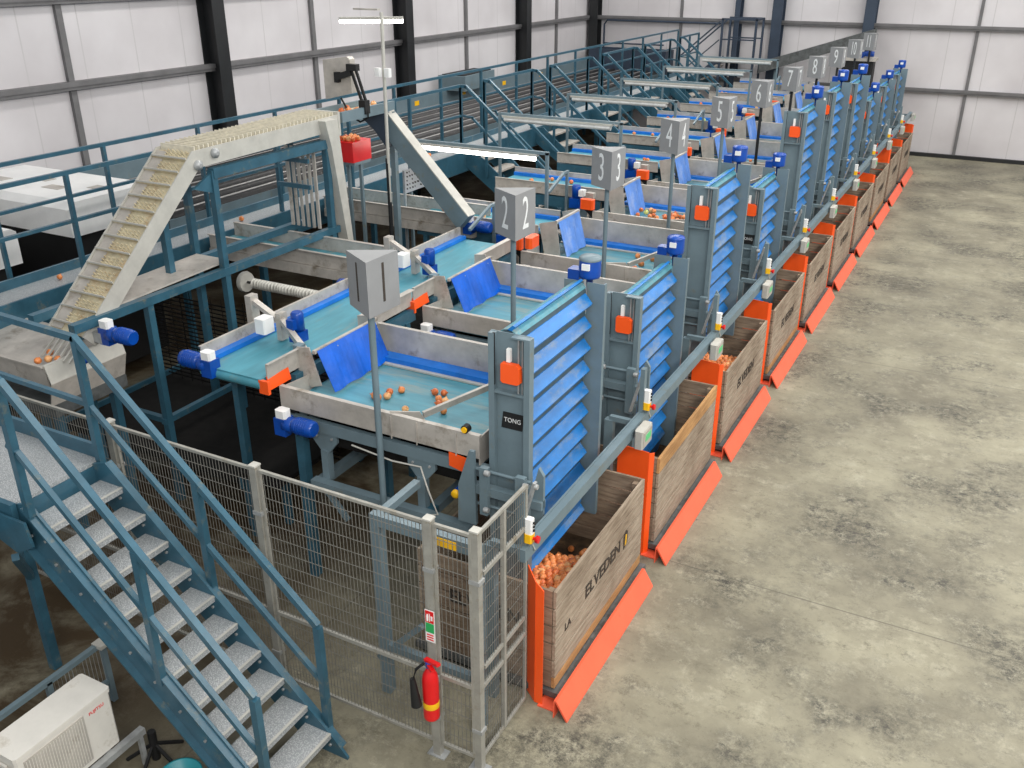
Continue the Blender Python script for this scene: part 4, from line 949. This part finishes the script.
# ================================================================ FAR END: rising conveyor, upper stair and platform
t = thing('rising_conveyor', 'long grey rising conveyor behind the far number signs', 'conveyor', (-5, 27.9, 0))
MB().prism([(-6.8, 2.42), (-3.8, 3.40), (-3.8, 3.12), (-6.8, 2.12)], 28.1, 28.16, 'y').prism([(-6.8, 2.42), (-3.8, 3.40), (-3.8, 3.12), (-6.8, 2.12)], 28.6, 28.66, 'y').build('side_plate', 'platform', t)
MB().prism([(-6.8, 2.31), (-3.8, 3.30), (-3.8, 3.26), (-6.8, 2.27)], 28.16, 28.6, 'y').build('belt', 'black', t)
for x in (-6.4, -4.2): MB().box(x, x + .08, 28.3, 28.38, 0, 2.9 if x > -5 else 2.2).build('leg', 'tower', t)
t = thing('dark_sorting_machine', 'dark machine body behind the number 10 sign', 'machine', (-4, 27.6, 0))
MB().box(-4.4, -3.6, 27.4, 27.9, 1.6, 2.65, .05).build('body', 'black', t)
MB().box(-4.45, -3.55, 27.35, 27.95, 2.65, 2.72, .05).build('lid', 'steel', t)
for x in (-4.3, -3.8): MB().box(x, x + .1, 27.5, 27.6, 0, 1.6).build('leg', 'tower', t)
gearmotor(t, -3.85, 27.6, 2.82)
t = thing('upper_platform', 'small railed platform with a dark stair by the back wall', 'platform', (-7.5, 28.3, 0))
MB().box(-8.0, -6.9, 27.9, 28.8, 2.40, 2.46).build('deck', 'steel', t)
for x in (-7.95, -6.98):
    for y in (27.9, 28.72): MB().box(x, x + .06, y, y + .06, 0, 3.58).build('post', 'bluecol', t)
MB().box(-7.95, -6.92, 27.9, 27.95, 3.54, 3.59).box(-7.95, -6.92, 28.73, 28.78, 3.54, 3.59).box(-6.97, -6.92, 27.9, 28.78, 3.54, 3.59).box(-7.95, -6.92, 27.9, 27.94, 3.0, 3.04).box(-7.95, -6.92, 28.73, 28.77, 3.0, 3.04).build('guard_rail', 'bluecol', t)
st = MB().bar((-8.0, 28.0, 2.45), (-9.3, 28.0, 1.3), .06, .14).bar((-8.0, 28.7, 2.45), (-9.3, 28.7, 1.3), .06, .14).bar((-8.0, 28.0, 3.5), (-9.2, 28.0, 2.45), .04).bar((-8.0, 28.7, 3.5), (-9.2, 28.7, 2.45), .04).bar((-8.0, 28.0, 3.0), (-9.2, 28.0, 1.95), .03)
st.build('stair_stringers', 'bluecol', t)
for i in range(6): MB().box(-8.2 - i * .2, -8.0 - i * .2, 28.03, 28.67, 2.22 - i * .18, 2.25 - i * .18).build('tread', 'steel', t)
t = thing('pipe_frame', 'thin dark pipe frame standing against the back wall', 'frame', (-11, 28.95, 0))
MB().tube([(-12.0, 28.95, 0), (-12.0, 28.95, 3.25), (-11.9, 28.95, 3.38), (-8.2, 28.95, 3.38)], .03, 6).build('bent_pipe', 'bluecol', t)
MB().tube([(-12.0, 28.95, 2.7), (-10.0, 28.95, 2.7)], .025, 6).build('cross_pipe', 'bluecol', t)
MB().tube([(-8.2, 28.95, 0), (-8.2, 28.95, 3.38)], .03, 6).build('upright_pipe', 'bluecol', t)

# ================================================================ MESH FENCE
def fence_panel(p, q, label, z0=.12, z1=1.96, group='mesh fence panels', frame_top=True):
    p = Vector((p[0], p[1], 0)); q = Vector((q[0], q[1], 0)); d = (q - p); L_ = d.length; d.normalize(); nrm = Vector((-d.y, d.x, 0))
    t = thing('mesh_fence', label, 'fence', ((p + q) / 2)[:2] + (z0,), group)
    fr = MB()
    for z in (z0, z1): fr.bar(p + V(0, 0, z), q + V(0, 0, z), .022, .022)
    fr.bar(p + V(0, 0, z0 + .62), q + V(0, 0, z0 + .62), .022, .028).bar(p + V(0, 0, z0), p + V(0, 0, z1), .02).bar(q + V(0, 0, z0), q + V(0, 0, z1), .02)
    fr.build('frame', 'fence', t)
    w = MB(); n = int(L_ / .030)
    for i in range(1, n):
        a = p + d * (L_ * i / n); w.bar(a + V(0, 0, z0), a + V(0, 0, z1), .0034)
    m = int((z1 - z0) / .105)
    for j in range(1, m):
        z = z0 + (z1 - z0) * j / m; w.bar(p + V(0, 0, z) + nrm * .003, q + V(0, 0, z) + nrm * .003, .0034)
    w.build('wire_mesh', 'wire', t)
    return t
def fence_post(x, y, label, h=1.99):
    t = thing('fence_post', label, 'post', (x, y, 0), 'mesh fence posts')
    MB().box(x - .028, x + .028, y - .028, y + .028, .01, h).build('tube', 'fence', t)
    MB().box(x - .032, x + .032, y - .032, y + .032, h, h + .012).build('cap', 'galvlight', t)
    MB().box(x - .07, x + .07, y - .045, y + .045, 0, .01).build('base_plate', 'galv', t)
    for z in (.35, 1.6): MB().box(x - .04, x + .04, y - .035, y + .035, z, z + .03).build('clamp', 'galv', t)
fy = 4.10
fence_post(-2.43, 4.12, 'corner post of the mesh fence in the right foreground')
fence_post(-2.76, fy, 'fence post carrying the fire extinguisher')
fence_post(-4.19, fy, 'mesh fence post just right of the stair handrail')
fence_post(-5.63, fy, 'mesh fence post seen behind the top of the stair')
fence_panel((-2.72, fy), (-2.46, fy), 'narrow mesh fence panel between the extinguisher post and the corner post')
fence_panel((-4.15, fy), (-2.80, fy), 'wide mesh fence panel left of the fire extinguisher')
fence_panel((-5.59, fy), (-4.23, fy), 'mesh fence panel behind the stair handrail')
fence_panel((-7.1, fy), (-5.67, fy), 'leftmost mesh fence panel behind the stair platform')
# side gate along Y
t = fence_panel((-2.43, 4.16), (-2.43, 4.80), 'short side gate of wire mesh beside the nearest orange shield', z0=.08, z1=1.95, group=None)
MB().box(-2.445, -2.415, 4.46, 4.49, .08, 1.95).build('middle_bar', 'fence', t)
for z in (.85, 1.62): MB().bar((-2.43, 4.2, z), (-2.43, 4.78, z), .02, .03).build('cross_bar', 'fence', t)
# frame behind the fence with the yellow label
t = thing('steel_stand', 'blue-grey steel stand with yellow label right behind the mesh fence', 'stand', (-3.2, 4.6, 0))
fr = MB().box(-3.48, -2.58, 4.42, 4.48, 1.54, 1.63).box(-3.48, -3.42, 4.48, 5.0, 1.55, 1.61)
fr.build('top_bar', 'tower', t)
for x in (-3.48, -2.66): MB().box(x, x + .08, 4.42, 4.50, 0, 1.54).build('leg', 'tower', t)
MB().bar((-3.51, 4.46, .3), (-3.1, 4.46, .75), .04).box(-3.47, -2.68, 4.43, 4.49, .42, .48).build('brace', 'tower', t)
MB().box(-2.94, -2.76, 4.412, 4.418, 1.55, 1.615).build('yellow_label', 'yellow', t)
# fire extinguisher and its sign
t = thing('fire_extinguisher', 'red fire extinguisher with black horn hung on the fence post', 'fire extinguisher', (-2.730, 3.99, .45))
b = MB().lathe([(.045, 0), (.055, .01), (.057, .03), (.057, .34), (.05, .38), (.03, .42), (.02, .44)], (-2.730, 3.99, .45), n=18).build('cylinder', 'red', t)
MB().lathe([(.0575, .0), (.0578, .001), (.0578, .05), (.0575, .051)], (-2.730, 3.99, .56), n=18).build('yellow_band', 'yellow', b)
MB().lathe([(.02, 0), (.028, .01), (.028, .05), (.015, .06)], (-2.730, 3.99, .89), n=12).build('valve', 'motor', t)
MB().bar((-2.760, 3.99, .95), (-2.630, 3.95, .98), .03, .02).bar((-2.750, 3.99, .93), (-2.67, 3.94, .92), .028, .018).build('handle', 'red', t)
MB().tube([(-2.760, 3.97, .93), (-2.800, 3.93, .89), (-2.815, 3.91, .81)], .010, 6).build('hose', 'black', t)
MB().lathe([(.018, 0), (.022, .04), (.036, .2), (.038, .22)], (-2.818, 3.91, .82), (.12, -.02, -1), 12).build('discharge_horn', 'black', t)
MB().box(-2.750, -2.710, 4.04, 4.075, .7, .76).build('wall_bracket', 'galv', t)
t = thing('extinguisher_sign', 'small red and green sign on the post above the extinguisher', 'sign', (-2.76, 4.06, 1.0))
b = MB().box(-2.797, -2.723, 4.060, 4.064, 1.04, 1.30).build('plate', 'white', t)
MB().box(-2.792, -2.728, 4.057, 4.060, 1.20, 1.295).build('red_panel', 'red', b)
MB().box(-2.792, -2.728, 4.057, 4.060, 1.12, 1.195).build('green_panel', 'green', b)
for z in (1.055, 1.075, 1.095): MB().box(-2.785, -2.735, 4.057, 4.060, z, z + .008).build('print_line', 'red', b)
MB().lathe([(.007, 0), (.008, .04), (.004, .055)], (-2.775, 4.056, 1.215), n=6).box(-2.762, -2.755, 4.054, 4.057, 1.215, 1.275).box(-2.748, -2.735, 4.054, 4.057, 1.225, 1.26).build('pictogram', 'white', b)

# ================================================================ FOREGROUND STAIR + PLATFORM
t = thing('main_stair', 'blue-green steel stair with ten grey treads in the left foreground', 'stairs', (-4.3, 3.47, 0))
sy0, sy1 = 3.12, 3.76
def stringer(y0, y1):
    return MB().prism([(-5.42, 1.86), (-5.28, 1.90), (-3.42, .16), (-3.30, .02), (-3.30, 0), (-3.66, 0), (-5.42, 1.62)], y0, y1, 'y')
for ya in (sy0, sy1 - .02):
    s_ = stringer(ya, ya + .02)
    o_ = .05
    yb_ = ya - o_ if ya == sy0 else ya + .02
    s_.bar((-5.30, yb_ + o_ / 2, 1.885), (-3.36, yb_ + o_ / 2, .07), o_, .015).bar((-5.42, yb_ + o_ / 2, 1.62), (-3.66, yb_ + o_ / 2, .01), o_, .015)
    st_ = s_.build('stringer', 'teal', t)
    bt = MB(); yy = ya if ya == sy0 else ya
    for i in range(10):
        x = -5.18 + i * .193; z = 1.66 - i * .173
        for dx in (-.12, .02): bt.lathe([(.011, 0), (.011, .012)], (x + dx - .02, yy - (.0 if ya == sy0 else 0), z - .02), (0, -1, 0), 6)
    bt.build('bolts', 'galv', st_)
for i in range(10):
    x = -5.17 + i * .19; z = 1.735 - i * .172
    b = MB().box(x - .20, x + .03, sy0 + .02, sy1 - .02, z - .012, z).box(x + .018, x + .03, sy0 + .02, sy1 - .02, z - .045, z).build('tread', 'grating', t)
    MB().box(x + .012, x + .032, sy0 + .02, sy1 - .02, z, z + .004).build('nosing', 'galvlight', b)
def stair_rail(y, label=''):
    for (n, zo, w) in (('top_rail', 0, .045), ('middle_rail', -.5, .036)):
        MB().bar((-7.0 if y > 3.5 else -5.28, y, 2.87 + zo), (-5.40 if y > 3.5 else -5.2, y, 2.82 + zo), w).bar((-5.42 if y > 3.5 else -5.20, y, 2.83 + zo), (-3.50 if y > 3.5 else -3.42, y, 1.08 + zo), w).build(n, 'teal', t)
    for x in ((-5.40, -4.45, -3.50) if y > 3.5 else (-5.23, -4.25, -3.42)):
        zt = 2.82 - (max(0, x + 5.42) * .911 if y > 3.5 else max(0, x + 5.20) * .985)
        MB().box(x - .025, x + .025, y - .025, y + .025, (1.84 if x < -5 else zt - 1.05 if x < -4 else .12), zt).build('rail_post', 'teal', t)
stair_rail(3.80); stair_rail(3.09)
t = thing('stair_platform', 'grating platform with blue-green edge at the head of the stair', 'platform', (-6.2, 3.4, 0))
MB().box(-7.4, -5.42, 3.12, 3.80, 1.84, 1.87).build('deck', 'grating', t)
MB().box(-7.4, -5.40, 3.80, 3.83, 1.70, 1.98).build('toe_board', 'teal', t)
MB().box(-7.4, -5.40, 3.07, 3.11, 1.66, 1.88).box(-5.44, -5.41, 3.11, 3.8, 1.66, 1.84).build('edge_beam', 'teal', t)
MB().prism([(-5.62, 1.80), (-5.25, 1.80), (-5.22, 1.62), (-5.40, 1.52), (-5.62, 1.60)], 3.04, 3.06, 'y').build('gusset_plate', 'teal', t)
MB().box(-6.0, -5.93, 3.38, 3.45, 0, 1.84).build('leg', 'teal', t)
MB().box(-7.3, -7.2, 3.2, 3.28, 0, 1.84).build('leg', 'teal', t)
MB().bar((-5.55, 3.1, 1.4), (-5.95, 3.4, .9), .05).build('brace', 'teal', t)
MB().box(-7.4, -5.62, 2.5, 3.05, 1.80, 1.83).build('lower_deck', 'grating', t)
MB().box(-5.62, -5.58, 2.5, 3.05, 1.62, 1.84).box(-7.4, -5.58, 2.46, 2.5, 1.62, 1.84).build('lower_edge', 'teal', t)
# ================================================================ AIR CONDITIONING UNIT
t = thing('air_conditioner', 'dusty white outdoor air conditioning unit in the lower left corner', 'air conditioner', (-4.7, 2.6, .3))
ax0, ax1, ay0, ay1, az0, az1 = -4.84, -4.57, 2.22, 2.92, .33, .80
b = MB().box(ax0, ax1, ay0, ay1, az0, az1 - .02, .015).build('casing', 'acwhite', t)
MB().box(ax0 - .006, ax1 + .008, ay0 - .006, ay1 + .006, az1 - .03, az1, .015).build('top_lid', 'acwhite', t)
fb = MB().box(ax1, ax1 + .008, ay0 + .05, ay1 - .22, az0 + .04, az1 - .06).build('fan_grille', 'steel', t)
gl = MB()
for i in range(22): gl.box(ax1 + .008, ax1 + .012, ay0 + .06 + i * .019, ay0 + .064 + i * .019, az0 + .05, az1 - .07)
gl.build('grille_wires', 'acwhite', fb)
sg = MB()
for i in range(4):
    for j in range(5): sg.box(ax0 + .05 + i * .05, ax0 + .085 + i * .05, ay0 - .004, ay0 + .0, az0 + .06 + j * .06, az0 + .105 + j * .06)
sg.build('side_vent', 'black', t)
MB().box(ax0 + .06, ax1 - .08, ay0 - .02, ay0 - .004, az1 - .1, az1 - .075).build('side_handle', 'acwhite', t)
text('logo', 'FUJITSU', .034, 'red', t, (ax1 + .002, ay1 - .12, az1 - .09), (0, 1, 0), (0, 0, 1), 1, .001)
t = thing('unit_stand', 'low steel rails carrying the air conditioning unit', 'stand', (-4.7, 2.6, 0))
MB().box(ax1 + .0, ax1 + .05, 1.9, 3.08, .27, .32).box(ax0 - .1, ax0 - .06, 1.9, 3.1, .27, .32).build('rails', 'galv', t)
MB().box(ax0 - .1, ax1 + .05, 2.34, 2.38, .27, .32).box(ax0 - .1, ax1 + .05, 2.8, 2.84, .27, .32).build('cross_rails', 'galv', t)
for x in (ax0 - .1, ax1 + .01):
    for y in (2.05, 3.03): MB().box(x, x + .03, y, y + .03, 0, .27).build('leg', 'galv', t)
t = thing('wire_cage', 'low dark steel cage rail behind the air conditioning unit', 'cage', (-5.4, 2.9, 0))
MB().bar((-5.25, 1.9, .55), (-5.25, 3.4, .55), .04).bar((-5.25, 1.9, .2), (-5.25, 3.4, .2), .03).build('rails', 'tower', t)
cg = MB()
for i in range(16): cg.box(-5.255, -5.249, 2.9 + i * .03, 2.905 + i * .03, .05, .55)
cg.build('wires', 'galv', t)
for y in (1.95, 2.9, 3.36): MB().box(-5.27, -5.23, y, y + .04, 0, .55).build('post', 'tower', t)
MB().box(-5.28, -5.18, 3.32, 3.42, .55, .58).build('white_cap', 'galvlight', t)
t = thing('cross_foot', 'star shaped black foot stand on the floor beside the unit', 'foot stand', (-4.50, 3.1, 0))
fo = MB().lathe([(.03, 0), (.03, .25)], (-4.52, 3.12, 0), n=8)
for a in range(5): fo.bar((-4.52, 3.12, .14), (-4.52 + .2 * math.cos(a * 1.257), 3.12 + .2 * math.sin(a * 1.257), .012), .02)
fo.build('legs', 'black', t)
t = thing('turquoise_tub', 'turquoise plastic tub cut by the bottom edge below the stair', 'tub', (-4.07, 2.95, 0))
MB().lathe([(.10, 0), (.125, .02), (.135, .20), (.145, .22), (.145, .235), (.13, .235), (.12, .05), (.02, .04)], (-4.07, 2.95, 0), n=28).build('tub_wall', 'pvc', t)
